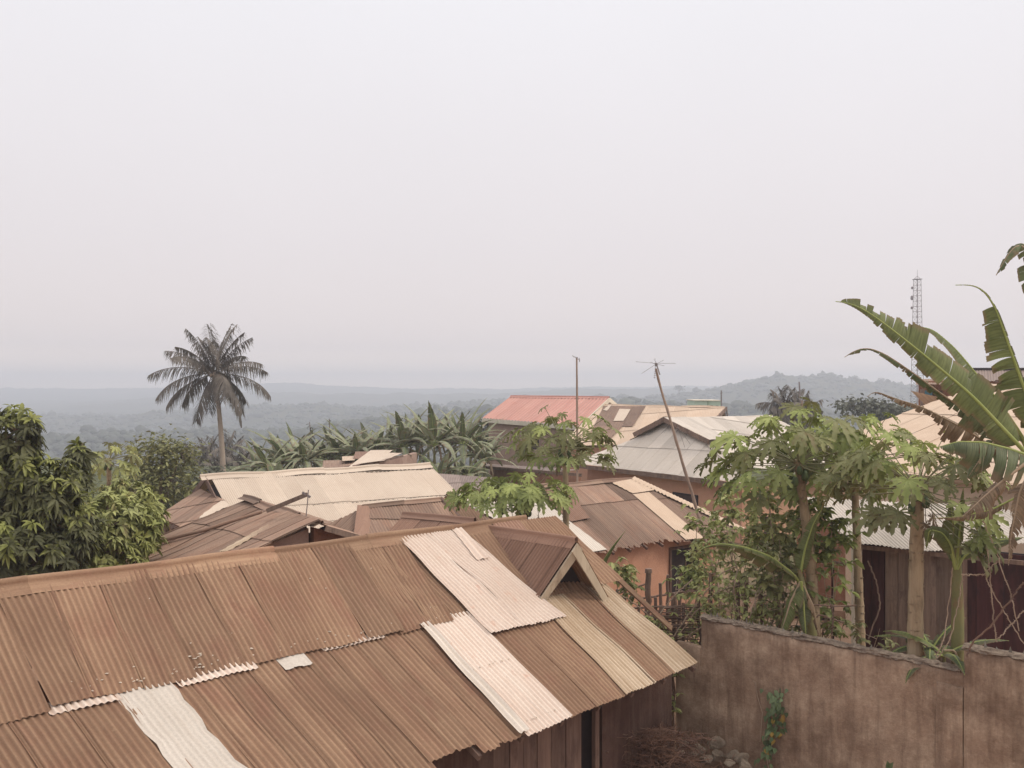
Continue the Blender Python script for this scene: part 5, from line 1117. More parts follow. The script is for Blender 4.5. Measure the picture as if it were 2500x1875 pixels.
def banana_plant(label, foot, h, seed, nl=8, L=2.2, hw=.32, mats=('banana_far',), group=None, lean=(0, 0), name='banana_plant', n=26, up=.9, th=.11, stemmat='stem', dead=2):
    r = np.random.default_rng(seed); foot = A(foot); t_ = thing(name, label, 'banana plant', group, loc=tuple(foot)); top = foot + A((lean[0], lean[1], h))
    mb = MB(); mb.tube([foot, foot * .5 + top * .5 + A((.03, 0, 0)), top], [th, th * .85, th * .5], 9); mb.build('stem', M[stemmat], t_, True)
    for i in range(nl + dead):
        a = i * 2.4 + r.normal(0, .3); d = A((math.cos(a), math.sin(a), 0)); L_ = L * r.uniform(.75, 1.1)
        if i < nl:
            el = (up + .35) * (1 - i / nl * .62) + r.normal(0, .08); pts = [top - A((0, 0, .1))]; q_ = el
            for k in range(10): pts.append(pts[-1] + (d * math.cos(q_) + A((0, 0, math.sin(q_)))) * L_ / 10); q_ -= (.07 + .055 * i / nl * 2) * r.uniform(.8, 1.4)
            banana_leaf(t_, pts, hw * r.uniform(.8, 1.1), seed * 31 + i, mats[i % len(mats)], 'rib', (.55, .55), .14, .5, n=n, r0=.022)
        else:
            pts = [top, top + d * L_ * .2 + A((0, 0, .02)), top + d * L_ * .28 + A((0, 0, -L_ * .25)), top + d * L_ * .24 + A((0, 0, -L_ * .5))]
            banana_leaf(t_, pts, hw * .5, seed * 31 + i, 'banana_dry', 'rib_dry', (1.2, 1.2), .2, .9, n=18, r0=.02, upv=d)
    return t_

# coconut palm
def coconut(label, foot, top, nf, FL, seed, th=.19, nleaf=46, name='coconut_palm', ll=.75, lw=.045, group=None):
    r = np.random.default_rng(seed); foot, top = A(foot), A(top); t_ = thing(name, label, 'palm tree', group, loc=tuple(foot)); f = np.linspace(0, 1, 24)[:, None]
    mid = (foot + top) / 2 + A((-(top - foot)[0] * .35, 0, 0)); pts = foot * (1 - f) ** 2 + mid * 2 * f * (1 - f) + top * f ** 2
    mb = MB(); mb.tube(pts, th * (1.25 - .45 * f[:, 0]) + .012 * (np.arange(24) % 2), 10); mb.build('trunk', M['palmbark'], t_, True)
    for i in range(nf):
        q_ = i / nf; a = i * 2.39996 + r.normal(0, .15); el = 1.5 - 2.35 * q_ ** 1.05 + r.normal(0, .10); L_ = FL * r.uniform(.86, 1.08) * (.92 + .12 * math.sin(q_ * 3))
        d = A((math.cos(a), math.sin(a), 0)); p = [top + d * .1 + A((0, 0, .1 - q_ * .3))]; e_ = el; m = 16
        for k in range(m): p.append(p[-1] + (d * math.cos(e_) + A((0, 0, math.sin(e_)))) * L_ / m); e_ -= (.02 + .075 * (k / m)) * (1.25 - .55 * abs(el))
        p = np.array(p); mb = MB(); mb.tube(p, np.linspace(.035, .008, m + 1), 5, cap=False)
        K = nleaf; s = np.linspace(.16, .99, K); idx = s * m; base = np.stack([np.interp(idx, np.arange(m + 1), p[:, c]) for c in range(3)], 1); T = nrm(np.stack([np.interp(idx, np.arange(m + 1), np.gradient(p, axis=0)[:, c]) for c in range(3)], 1))
        S = nrm(np.cross(T, A((0, 0, 1)))); prof = np.sin(np.clip(s * 1.02, 0, 1) * math.pi) ** .5 * .75 + .25
        for sg in (-1, 1):
            fw = T * r.uniform(.35, .7, (K, 1)) + S * sg * r.uniform(.55, .9, (K, 1)) + A((0, 0, -1)) * r.uniform(.15, .75, (K, 1)); keep = r.random(K) > .06
            batch(mb, (np.array([(0, -.5, 0), (0, .5, 0), (.5, -.6, 0), (.5, .6, 0), (1, -.1, 0), (1, .1, 0)], float), np.array([(0, 1, 3, 2), (2, 3, 5, 4)])),
                  base[keep], fw[keep], (A((0, 0, 1)) + T * .3)[keep], (ll * prof * r.uniform(.8, 1.1, K))[keep], lw, r.uniform(.3, .9, K)[keep], np.clip(r.normal(.5, .15), 0, 1))
        mb.build('frond', M['coconut'], t_, True)
    for k in range(5):
        a = k * 1.25; c_ = top + A((math.cos(a) * .22, math.sin(a) * .22, -.25)); g = np.linspace(0, math.pi, 6); ph = np.linspace(0, 6.283, 8, endpoint=False)
        G = np.stack([np.sin(g)[:, None] * np.cos(ph) * .13, np.sin(g)[:, None] * np.sin(ph) * .13, np.broadcast_to((np.cos(g) * .16)[:, None], (6, 8))], -1) + c_
        mb = MB(); mb.grid(G, closed=True); mb.build('coconut', M['palmbark'], t_, True)
    return t_
# ---------------------------------------------------------------- planting
def foot(u, y, dz=0): x = (u - 1250) / F * y; return V((x, y, gz(x, y) + dz))
def B_(u, v, y, ru, rv, rd=None):                          # crown lobe: photo centre, distance, half width and height in photo pixels
    k = y / F; return (P(u, v, y), ru * k, (rd if rd else ru * k * .8), rv * k)
coconut('tall coconut palm standing alone against the haze, fronds all round its crown', foot(545, 62), P(523, 908, 62), 30, 3.9, 5, th=.15, ll=.85, lw=.05, nleaf=60)
# left side
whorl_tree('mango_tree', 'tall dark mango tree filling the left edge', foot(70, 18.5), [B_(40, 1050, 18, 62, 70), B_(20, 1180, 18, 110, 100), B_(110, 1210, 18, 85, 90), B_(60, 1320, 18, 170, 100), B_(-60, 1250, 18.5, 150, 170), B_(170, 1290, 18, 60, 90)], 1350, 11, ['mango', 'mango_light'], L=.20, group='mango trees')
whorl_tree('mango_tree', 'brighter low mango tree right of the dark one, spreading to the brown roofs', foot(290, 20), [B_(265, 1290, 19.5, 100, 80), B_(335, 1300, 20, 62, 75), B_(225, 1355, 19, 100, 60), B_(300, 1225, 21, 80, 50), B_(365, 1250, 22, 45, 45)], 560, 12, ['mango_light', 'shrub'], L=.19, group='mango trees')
whorl_tree('mango_sapling', 'slender mango sapling with one hanging tuft beside the left papaya', foot(196, 21), [B_(197, 1108, 21, 26, 32), B_(185, 1170, 21, 30, 40)], 60, 13, ['mango', 'mango_light'], L=.24, trunk=.05, group='mango trees')
papaya('thin papaya tree between the dark mango and the bushy tree at the left', foot(268, 27), P(266, 1118, 27), 1.05, 26, 21, th=.085, leaf=.36, fruit=6, mats=('shrub', 'papaya_dark'), fr=.07)
leafy_tree('bushy_tree', 'rounded bushy tree with sparse top, between the left papaya and the coconut palm', foot(400, 40), [B_(395, 1120, 40, 78, 50), B_(350, 1150, 40, 50, 45), B_(440, 1105, 40, 32, 35), B_(410, 1180, 40, 75, 50), B_(330, 1200, 39, 60, 40), B_(395, 1090, 40, 50, 24)], 4000, 31, 'bush', L=.2, trunk=.16, spread=.3)
leafy_tree('bushy_tree', 'low grey-green tree below the coconut palm crown, behind the cream roof', foot(470, 52), [B_(455, 1180, 52, 50, 30), B_(520, 1165, 55, 45, 20), B_(390, 1200, 48, 60, 30)], 2200, 32, 'bush_far', L=.32, trunk=.16)
for k, (u, v, y, s_, lb) in enumerate(((500, 1118, 78, 1.9, 'distant small palm just left of the coconut trunk'), (552, 1108, 82, 2.3, 'distant palm just right of the coconut trunk'), (592, 1130, 80, 1.8, 'distant low palm above the left of the banana row'))):
    coconut(lb, foot(u, y), P(u, v + 12, y), 18, s_ * 1.35, 50 + k, th=.13, nleaf=22, name='distant_palm', ll=.8, lw=.10, group='palms beyond the village')
leafy_tree('distant_tree', 'dark round tree clump right of the coconut trunk beyond the cream roof', foot(600, 85), [B_(560, 1145, 85, 60, 22), B_(640, 1150, 85, 60, 20), B_(600, 1140, 86, 40, 22)], 2000, 33, 'bush_far', L=.5)
# banana rows behind the roofs
ords = ['leftmost', 'second from the left', 'third from the left', 'fourth from the left', 'fifth from the left', 'sixth from the left', 'seventh from the left', 'eighth from the left', 'ninth from the left', 'tenth from the left', 'eleventh from the left', 'twelfth from the left', 'thirteenth from the left', 'fourteenth from the left', 'rightmost']
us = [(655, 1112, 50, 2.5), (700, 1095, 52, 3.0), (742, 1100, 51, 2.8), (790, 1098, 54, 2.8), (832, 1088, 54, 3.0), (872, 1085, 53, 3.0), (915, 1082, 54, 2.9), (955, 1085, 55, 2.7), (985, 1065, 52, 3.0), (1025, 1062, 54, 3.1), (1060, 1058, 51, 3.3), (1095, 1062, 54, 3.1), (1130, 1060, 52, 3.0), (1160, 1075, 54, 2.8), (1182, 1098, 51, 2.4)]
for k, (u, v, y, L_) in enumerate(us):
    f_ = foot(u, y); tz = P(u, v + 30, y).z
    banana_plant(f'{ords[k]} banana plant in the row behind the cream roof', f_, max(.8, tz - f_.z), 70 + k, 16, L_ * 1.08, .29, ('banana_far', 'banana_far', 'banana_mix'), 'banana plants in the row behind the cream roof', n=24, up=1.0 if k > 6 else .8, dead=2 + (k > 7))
for k, (u, v, y, L_) in enumerate(((1005, 1130, 47, 1.8), (1075, 1140, 47, 1.9), (1140, 1135, 48, 1.8), (675, 1150, 46, 1.5))):
    f_ = foot(u, y); banana_plant(('short banana plant low at the left of the tall clump', 'short banana plant low in the middle of the tall clump', 'short banana plant low at the right of the tall clump, by the block wall', 'short banana plant low at the left end of the row')[k], f_, max(.5, P(u, v + 25, y).z - f_.z), 170 + k, 12, L_ * 1.15, .3, ('banana_far', 'banana_mix'), 'short banana plants in front of the row', n=20)
for k, (u, v0, v1) in enumerate(((756, 1030, 1100), (804, 1022, 1110))):
    sp_ = thing('bare_sapling', ('leaning bare sapling with tufted tip above the banana row', 'straight bare thin sapling above the banana row')[k], 'tree', loc=tuple(foot(u, 56))); mb = MB()
    r_ = np.random.default_rng(k); limb(mb, foot(u + 8, 56), P(u, v0, 56), .05, .02, r_, 8); mb.build('trunk', M['bark'], sp_)
    mb = MB(); n_ = 26; z_ = r_.uniform(0, 1, n_); Q = np.array([A(P(u + .1 * (q * 70), v0 + q * 60, 56)) for q in z_]); batch(mb, TS, Q, dirs(n_, r_), A((0, 0, 1)) + r_.normal(0, .3, (n_, 3)), .28 if k == 0 else .14, None, .3, .4); mb.build('leaves', M['bush_far'], sp_)
leafy_tree('dark_tree', 'dark green tree between the banana clump and the red-roofed block house', foot(1192, 75), [B_(1190, 1060, 75, 18, 45)], 500, 34, 'bush_far', L=.45)
# papayas in the middle
papaya('tall papaya with a broad dusty crown and bare trunk before the red-roofed block house', V((P(1386, 1300, 21).x, 21, 0)), P(1380, 1085, 21), 1.42, 56, 22, th=.088, leaf=.33, mats=('papaya_dark', 'papaya'), fruit=8, dead=1, zlo=-.4, flat_=.62)
papaya('low bright green papaya, left of the pair at the ridge end', V((P(1222, 1300, 20.2).x, 20.2, 0)), P(1222, 1215, 20.2), 1.12, 40, 23, th=.05, leaf=.33, mats=('papaya', 'papaya'), fruit=4, dead=1, zlo=-.05, flat_=.45, fr=.07)
papaya('low bright papaya with clustered fruit, right of the pair at the ridge end', V((P(1287, 1300, 20).x, 20, 0)), P(1284, 1205, 20), 1.12, 42, 24, th=.055, leaf=.33, mats=('papaya', 'papaya'), fruit=9, dead=2, zlo=-.05, flat_=.45, fr=.075)
# big papayas over the boundary wall
papaya('big papaya with a wide windblown crown in front of the white roof, left of three', V((P(1995, 1500, 18).x, 18, 0)), P(1947, 1122, 18), 1.8, 70, 25, th=.12, leaf=.43, fruit=10, wind=(-.1, 0, .05), zlo=-.6, flat_=.7, bend=(.25, 0, 0), fr=.09)
papaya('middle one of the three big papayas at the right, growing behind the others', V((P(2110, 1500, 18.8).x, 18.8, 0)), P(2085, 1135, 18.8), 1.65, 62, 26, th=.10, leaf=.42, fruit=6, wind=(-.15, 0, .05), zlo=-.5, flat_=.7)
papaya('thick-trunked papaya right behind the boundary wall, in front of the plank shed', V((P(2228, 1600, 15.4).x, 15.4, 0)), P(2240, 1180, 15.4), 1.4, 66, 27, th=.145, leaf=.40, mats=('papaya_dark', 'papaya'), fruit=7, dead=2, wind=(-.05, 0, 0), zlo=-.75, flat_=.75, fr=.085)
leafy_tree('distant_tree', 'reddish-grey bare-looking tree beyond the right papayas', foot(2100, 95), [B_(2090, 990, 95, 45, 16), B_(2140, 998, 95, 50, 16), B_(2170, 1000, 95, 40, 15)], 1500, 35, 'bush_far', L=.45, tpl=TB)
leafy_tree('distant_tree', 'dull green tree beyond the papayas, right of the reddish one', foot(2200, 100), [B_(2210, 1002, 100, 40, 14), B_(2175, 1010, 100, 40, 12)], 900, 36, 'bush_far', L=.45, tpl=TB)
coconut('distant palm above the papaya crowns, against the far hill', foot(1915, 75), P(1913, 992, 75), 20, 2.1, 55, th=.14, nleaf=24, name='distant_palm', ll=.8, lw=.09, group='palms beyond the village')
coconut('smaller distant palm behind the papaya crowns, right of the other', foot(1965, 78), P(1962, 1008, 78), 16, 1.9, 56, th=.13, nleaf=22, name='distant_palm', ll=.8, lw=.09, group='palms beyond the village')
# lone crowns on the skyline of the right hill
for k, (u, v, s_) in enumerate(((2018, 918, 9), (1832, 941, 9), (1778, 940, 8), (2085, 921, 8), (1960, 921, 8), (1655, 943, 7), (2150, 927, 8), (1900, 925, 7))):
    y = 1120; c_ = P(u, v + 2, y); k_ = y / F
    leafy_tree('hill_tree', ['domed tree crown tallest on the hill top', 'tree crown at the left shoulder of the far hill', 'small tree crown left of the hill shoulder', 'tree crown right of the hill top', 'tree crown left of the hill top', 'lone tree crown on the low skyline beyond the mottled roof', 'tree crown at the right slope of the hill', 'small tree crown halfway up the left of the hill'][k], V((c_.x, y, c_.z - 14)), [(c_, s_ * k_ * 1.2, s_ * k_, s_ * k_ * .55), (c_ + V((s_ * .5, 0, -1.5)), s_ * k_ * .8, s_ * k_ * .8, s_ * k_ * .5)], 260, 200 + k, 'bush_far', L=2.2, trunk=.5, group='trees on the skyline of the far hill', tpl=TB, twigs=5)

# ---- forest canopy on the nearer slopes: too many crowns to count
def canopy():
    r = np.random.default_rng(9); N = 22000; y = np.exp(r.uniform(math.log(330), math.log(1500), N)); k = r.uniform(-.68, .68, N); x = k * y; z = ground_z(x, y)
    s = r.uniform(1.6, 4.2, N) * (1 + .8 * (r.random(N) > .95)); t_ = r.random(N)
    # a 26-face lump with an uneven outline
    ph = np.linspace(0, 2 * math.pi, 6, endpoint=False); prof = [(.35, -.5), (1, -.1), (.85, .45), (.35, .8)]
    tv = np.array([(rr * math.cos(p + i * .5), rr * math.sin(p + i * .5), zz) for i, (rr, zz) in enumerate(prof) for p in ph] + [(0, 0, .95)])
    idx = np.arange(24).reshape(4, 6); i2 = np.concatenate([idx, idx[:, :1]], 1); q = np.stack([i2[:-1, :-1], i2[:-1, 1:], i2[1:, 1:], i2[1:, :-1]], -1).reshape(-1, 4); tri = np.array([(18 + i, 18 + (i + 1) % 6, 24) for i in range(6)])
    v = tv[None] * (s[:, None, None]) * (1 + r.normal(0, .2, (N, 25, 1))) * A((1, 1, .75)) + np.stack([x, y, z + s * .25], 1)[:, None]
    off = (np.arange(N) * 25)[:, None, None]; mb = MB(); mb.add(v.reshape(-1, 3), (q[None] + off).reshape(-1, 4), (tri[None] + off).reshape(-1, 3), tone=np.repeat(t_, 25)); return mb
cm_ = leafmat('canopy', (.03, .04, .025), (.05, .06, .034), (.7, 1.3), 0)
kind(canopy().build('forest_canopy', cm_, None, True), 'stuff', 'blue-grey forest covering the valley and slopes in the haze', 'forest')

# ---- big banana plant at the right edge
bp = thing('banana_plant', 'huge banana plant at the right edge with long torn leaves arching over the roofs', 'banana plant', loc=(7.6, 13.0, 0))
def path(px, y): return [P(u, v, y if np.isscalar(y) else y[i]) for i, (u, v) in enumerate(px)]
mb = MB(); mb.tube([V((7.75, 13, -.2)), V((7.65, 13, 3.2)), P(2520, 1110, 13), P(2528, 1040, 13)], [.17, .15, .11, .05], 12); mb.build('stem', M['stem'], bp, True)
banana_leaf(bp, path([(2508, 1110), (2485, 1085), (2373, 966), (2257, 868), (2167, 796), (2105, 752), (2075, 738), (2040, 736)], 12.6), .44, 1, 'banana', 'rib', (.95, .30), .06, .5, short=(.55, 1.1), n=110, r0=.030, upv=(-.35, -.7, .6), label='longest leaf, deep green blade pointing up to the left')
banana_leaf(bp, path([(2510, 1100), (2492, 1062), (2440, 985), (2384, 915), (2330, 850), (2276, 803), (2238, 797)], 13.1), .44, 2, 'banana', 'rib', (.25, .7), .06, .25, n=80, r0=.034, upv=(.5, -.8, .4), side=(1, 1), short=(.8, .25), label='bright green leaf behind the longest one')
banana_leaf(bp, path([(2545, 1060), (2500, 948), (2456, 825), (2431, 752), (2402, 708), (2377, 695), (2333, 696)], 12.8), .40, 3, 'banana', 'rib', (.9, .3), .05, .55, side=(1, 1), short=(lambda q: 1.05 if q < .72 else .10, lambda q: .12), n=90, r0=.028, upv=(-.3, -.9, .3), label='upright leaf at the right with a bare curled tip')
banana_leaf(bp, path([(2500, 1130), (2400, 1030), (2308, 970), (2225, 908), (2167, 868), (2124, 848), (2091, 850), (2062, 872)], 13.3), .36, 4, 'banana_mix', 'rib_dry', (1.3, 1.3), .10, .85, short=(lambda q: .75 if q < .35 else (.4 if q < .9 else 1.4), lambda q: .25), n=100, r0=.024, upv=(-.2, -.8, .6), label='stripped leaf, nearly bare midrib with a tuft at its tip')
banana_leaf(bp, path([(2490, 1140), (2366, 1053), (2250, 993), (2181, 972), (2131, 951), (2118, 968)], 13.6), .36, 5, 'banana_dry', 'rib_dry', (1.3, 1.3), .15, .9, short=(lambda q: .9 if q < .5 else .45, lambda q: .45 if q < .5 else .2), n=90, r0=.02, upv=(-.2, -.8, .6), label='dry ragged leaf below the others')
banana_leaf(bp, path([(2515, 1115), (2470, 1098), (2400, 1080), (2340, 1078), (2290, 1092)], 12.4), .62, 6, 'banana_mix', 'rib', (1.25, 1.1), .02, .55, short=(1.0, .15), n=70, r0=.026, upv=(-.1, -.5, .9), label='drooping leaf hanging like a torn curtain')
banana_leaf(bp, path([(2470, 1040), (2430, 1075), (2400, 1110), (2360, 1170)], 13.8), .3, 61, 'banana_mix', 'rib_dry', (1.1, 1.1), .02, .6, n=40, r0=.02, upv=(-.1, -.8, .5))
banana_leaf(bp, path([(2545, 1100), (2530, 760), (2515, 620), (2500, 588), (2480, 590), (2455, 632), (2432, 672)], 12.3), .26, 7, 'banana_mix', 'rib_dry', (1.1, .9), .60, .9, short=(1.0, .35), n=80, r0=.03, upv=(-.6, -.6, .3), label='tattered leaf tip dangling high at the right edge')
banana_leaf(bp, path([(2505, 1130), (2440, 1180), (2400, 1215), (2350, 1262)], 12.2), .34, 8, 'banana_dry', 'rib_dry', (1.4, 1.3), .30, .9, short=(.75, .7), n=50, r0=.022, upv=(-.3, -.6, .7))
banana_leaf(bp, path([(2530, 1180), (2480, 1215), (2420, 1245), (2340, 1262), (2280, 1265)], 13.4), .3, 9, 'banana_dry', 'rib', (1.5, 1.3), .3, .95, short=(.5, .25), n=60, r0=.018, upv=(-.2, -.8, .6))
banana_leaf(bp, path([(2520, 1140), (2490, 1200), (2470, 1300), (2462, 1380)], 12.6), .25, 91, 'banana_dry', 'rib_dry', (1.3, 1.3), .1, .9, n=40, r0=.02, upv=(-1, -.3, 0))
for k in range(3):
    banana_leaf(bp, path([(2525, 1110), (2555 + 30 * k, 1000 - 60 * k), (2620 + 60 * k, 900 - 60 * k), (2720 + 60 * k, 860 - 40 * k)], 13 + .4 * k), .38, 95 + k, 'banana', 'rib', (.6, .6), .08, .4, n=50, upv=(.2, -.3, 1))
# smaller banana plants behind the wall
b2 = thing('banana_plant', 'slim banana plant in front of the maroon shed doors, yellowing leaf bases', 'banana plant', loc=tuple(V((P(2340, 1500, 15.2).x, 15.2, 0))))
mb = MB(); c0 = V((P(2338, 1500, 15.2).x, 15.2, 0)); mb.tube([c0, P(2338, 1500, 15.2), P(2336, 1370, 15.2), P(2335, 1330, 15.2)], [.12, .10, .075, .05], 10); mb.build('stem', M['stem'], b2, True)
for k, (px, hw, mt, sh) in enumerate(([[(2336, 1380), (2330, 1320), (2325, 1270), (2320, 1215)], .30, 'banana', .9], [[(2336, 1385), (2352, 1345), (2380, 1330), (2440, 1318), (2500, 1312)], .22, 'banana_mix', .8], [[(2336, 1390), (2352, 1360), (2385, 1335), (2400, 1330), (2450, 1325)], .18, 'banana_mix', .6],
        [[(2334, 1390), (2320, 1350), (2300, 1325), (2270, 1310)], .16, 'banana_mix', .6], [[(2336, 1380), (2342, 1300), (2350, 1240), (2352, 1190)], .22, 'banana', .6], [[(2334, 1385), (2322, 1330), (2300, 1300), (2268, 1292), (2262, 1340)], .24, 'banana', .9])):
    banana_leaf(b2, path(px, 15.2 - .12 * k), hw, 300 + k, mt, 'rib', (1.1, 1.0), .2, .5, short=(sh, sh), n=40, r0=.024, upv=(0, -.8, .5))
for k, (u, v, y) in enumerate(((2272, 1600, 15.5), (2305, 1610, 15.0))):
    banana_plant(('young banana sprout just behind the wall by the thick papaya trunk', 'young banana sprout behind the dip of the wall')[k], V((P(u, 1500, y).x, y, 0)), P(u, v, y).z + .15, 320 + k, 5, 1.0, .16, ('banana_mix', 'banana'), 'young banana sprouts behind the wall', n=26, up=.45, th=.05, dead=1)
b3 = thing('banana_plant', 'banana plant behind the wall with one long arching leaf to the left', 'banana plant', loc=tuple(V((P(1955, 1500, 17.6).x, 17.6, 0))))
mb = MB(); mb.tube([V((P(1990, 1500, 17.6).x, 17.6, 0)), P(1978, 1530, 17.6), P(1955, 1420, 17.6), P(1950, 1390, 17.6)], [.15, .12, .075, .04], 10); mb.build('stem', M['stem'], b3, True)
banana_leaf(b3, path([(1950, 1420), (1935, 1400), (1880, 1358), (1820, 1336), (1760, 1326), (1715, 1336), (1700, 1352)], [17.6, 17.4, 17.1, 16.9, 16.8, 16.8, 16.8]), .52, 331, 'banana', 'rib', (1.45, 1.3), .06, .6, short=(.25, 1.0), n=80, r0=.03, upv=(0, -.4, .9), label='long leaf arching left with its blade hanging down')
banana_leaf(b3, path([(1950, 1420), (1900, 1372), (1862, 1338), (1845, 1326)], 17.9), .25, 332, 'banana', 'rib', (1.2, 1.2), .05, .5, short=(.6, .4), n=40, upv=(0, -.5, .9))
banana_leaf(b3, path([(1952, 1410), (1965, 1340), (1985, 1280), (2010, 1235)], 17.6), .22, 333, 'banana', 'rib', (.9, .9), .1, .5, n=40, upv=(-.3, -.9, 0))
banana_leaf(b3, path([(1955, 1420), (1930, 1470), (1915, 1520), (1900, 1560)], 17.3), .3, 334, 'banana', 'rib_dry', (1.2, 1.2), .05, .4, n=40, upv=(-1, -.5, 0))
banana_leaf(b3, path([(1960, 1430), (1985, 1480), (1995, 1530), (2005, 1570)], 17.3), .14, 335, 'banana_dry', 'rib_dry', (1.2, 1.2), .05, .7, n=40, upv=(1, -.5, 0))
banana_leaf(b3, path([(1956, 1420), (1962, 1480), (1968, 1560)], 17.25), .26, 336, 'banana_mix', 'rib', (1.2, 1.2), .05, .4, n=40, upv=(0, -1, 0))
b4 = thing('banana_shoot', 'single furled banana leaf poking up beside the gablet', 'banana plant', loc=tuple(V((P(1478, 1500, 20.5).x, 20.5, 0))))
banana_leaf(b4, [V((P(1452, 1450, 20.5).x, 20.5, 1.5))] + path([(1466, 1380), (1490, 1340), (1527, 1296)], 20.5), .17, 341, 'banana', 'rib', (1.4, 1.2), .35, .5, short=(.15, .8), n=40, r0=.02, upv=(0, -.6, .6)); mb = MB(); mb.tube([V((P(1452, 1450, 20.5).x, 20.5, 0)), V((P(1452, 1450, 20.5).x, 20.5, 1.6))], [.07, .04], 8); mb.build('stem', M['stem'], b4)

# ---- shrubs and climbing plants behind the wall
def shrub(label, base, tips, seed, mat='shrub', L=.16, nl=26, th=.02, name='shrub', spread=.32, group='shrubs behind the boundary wall'):
    r = np.random.default_rng(seed); t_ = thing(name, label, 'shrub', group, loc=tuple(base)); tk = MB(); lf = MB()
    for tp in tips:
        pts = limb(tk, base, tp, th, th * .3, r, 8, wob=.12)
        for k in range(4): q_ = pts[r.integers(3, 8)]; e_ = q_ + dirs(1, r, -.2, .9)[0] * spread; limb(tk, q_, e_, th * .35, th * .12, r, 4)
        C = pts[r.integers(3, 8, nl)] + r.normal(0, spread * .6, (nl, 3)); C[: nl // 2] = pts[-1] + r.normal(0, spread * .5, (nl // 2, 3))
        n5 = 5; Q = np.repeat(C, n5, 0); fw = dirs(len(Q), r, -.5, .3); tn = np.clip(np.repeat(r.normal(.5, .22, nl), n5) + r.normal(0, .1, len(Q)), 0, 1)
        batch(lf, TS, Q, fw, A((0, 0, 1)) + r.normal(0, .35, (len(Q), 3)), L * r.uniform(.6, 1.2, len(Q)), None, r.uniform(.1, .6, len(Q)), tn)
    tk.build('stems', M['twig'], t_, True); lf.build('leaves', M[mat], t_, True); return t_
sy = lambda u, y, v=1500: V((P(u, v, y).x, y, gz(P(u, v, y).x, y)))
shrub('leafy shrub below the striped roof\'s right end, lit tips against the orange wall', sy(1720, 21), [P(1700, 1270, 21), P(1738, 1285, 21), P(1715, 1340, 21), P(1760, 1310, 21.3)], 1, L=.17, nl=30)
shrub('tall thin shrub in front of the orange wall, between the bamboo pole and the papayas', sy(1800, 20.5), [P(1785, 1215, 20.5), P(1805, 1250, 20.5), P(1830, 1300, 20.5), P(1770, 1240, 20.5)], 2, L=.17, nl=26)
shrub('shrub with yellowing leaves under the left big papaya', sy(1880, 19.5), [P(1875, 1200, 19.5), P(1900, 1250, 19.5), P(1850, 1260, 19.5), P(1915, 1310, 19.5), P(1860, 1310, 19.5)], 3, L=.18, nl=34)
shrub('dark green shrub over the doorway of the striped-roof house', sy(1690, 22), [P(1690, 1370, 22), P(1705, 1390, 22), P(1672, 1400, 22), P(1700, 1420, 22)], 4, 'papaya', L=.18, nl=24)
shrub('sprawling shrub between the stick fence and the wall\'s left end', sy(1690, 19.3), [P(1650, 1440, 19.3), P(1700, 1460, 19), P(1735, 1440, 19), P(1760, 1480, 18.8), P(1720, 1500, 19)], 5, L=.13, nl=15)
shrub('tangled shrub right behind the wall below the arching banana leaf', sy(1810, 18.6), [P(1780, 1440, 18.6), P(1820, 1420, 18.6), P(1850, 1450, 18.4), P(1790, 1500, 18.3), P(1880, 1490, 18.2), P(1840, 1510, 18.2)], 6, L=.13, nl=18)
shrub('small shrub at the corner of the tin roof and the stick fence', sy(1620, 18.3), [P(1610, 1510, 18.3), P(1640, 1560, 18.1), P(1665, 1590, 18), P(1640, 1620, 17.6)], 7, L=.13, nl=18)
shrub('yellow-green shrub beside the gablet against the orange wall', sy(1530, 21.5), [P(1520, 1385, 21.5), P(1540, 1400, 21.5), P(1500, 1390, 21.5), P(1545, 1430, 21.5)], 8, 'shrub', L=.2, nl=14)
shrub('low shrub at the foot of the mud wall behind the metal post', sy(2040, 18.4), [P(2020, 1500, 18.4), P(2060, 1520, 18), P(2100, 1540, 17.6), P(2140, 1560, 17)], 9, L=.12, nl=16, mat='bush')
shrub('dead brown and green climber hanging below the middle papaya', sy(1905, 18.9), [P(1930, 1330, 18.9), P(1900, 1380, 18.9), P(1990, 1300, 19.2), P(1890, 1430, 18.8), P(2010, 1330, 19.2)], 10, 'bush', L=.15, nl=30)
for k, (u, v, y) in enumerate(((1500, 1470, 20.5), (1580, 1500, 19.6))):
    shrub(('wispy weeds under the verge of the tin roof', 'weeds beside the loose verge strip')[k], sy(u, y), [P(u, v, y), P(u + 20, v + 20, y), P(u - 15, v + 30, y)], 20 + k, L=.10, nl=14)

# dry thorny runners
def runner(label, paths, seed, y, r0=.009, thorn=.03, mat='twig', name='thorny_vine', group='dry thorny vines'):
    r = np.random.default_rng(seed); t_ = thing(name, label, 'vine', group, loc=tuple(P(*paths[0][0], y))); 
    for px in paths:
        p = np.array([A(P(u, v, y)) for u, v in px]); L = np.linspace(0, 1, len(p)); s = np.linspace(0, 1, 30); q_ = np.stack([np.interp(s, L, p[:, c]) for c in range(3)], 1)
        for _ in range(2): q_[1:-1] = (q_[:-2] + q_[1:-1] * 2 + q_[2:]) / 4
        q_ += r.normal(0, .006, q_.shape); mb = MB(); mb.tube(q_, r0, 5)
        if thorn:
            for k in range(70): i = r.integers(0, 29); f = r.random(); c_ = q_[i] * (1 - f) + q_[i + 1] * f; mb.tube([c_, c_ + dirs(1, r)[0] * thorn], [.004, .001], 3, cap=False)
        mb.build('runner', M[mat], t_)
    return t_
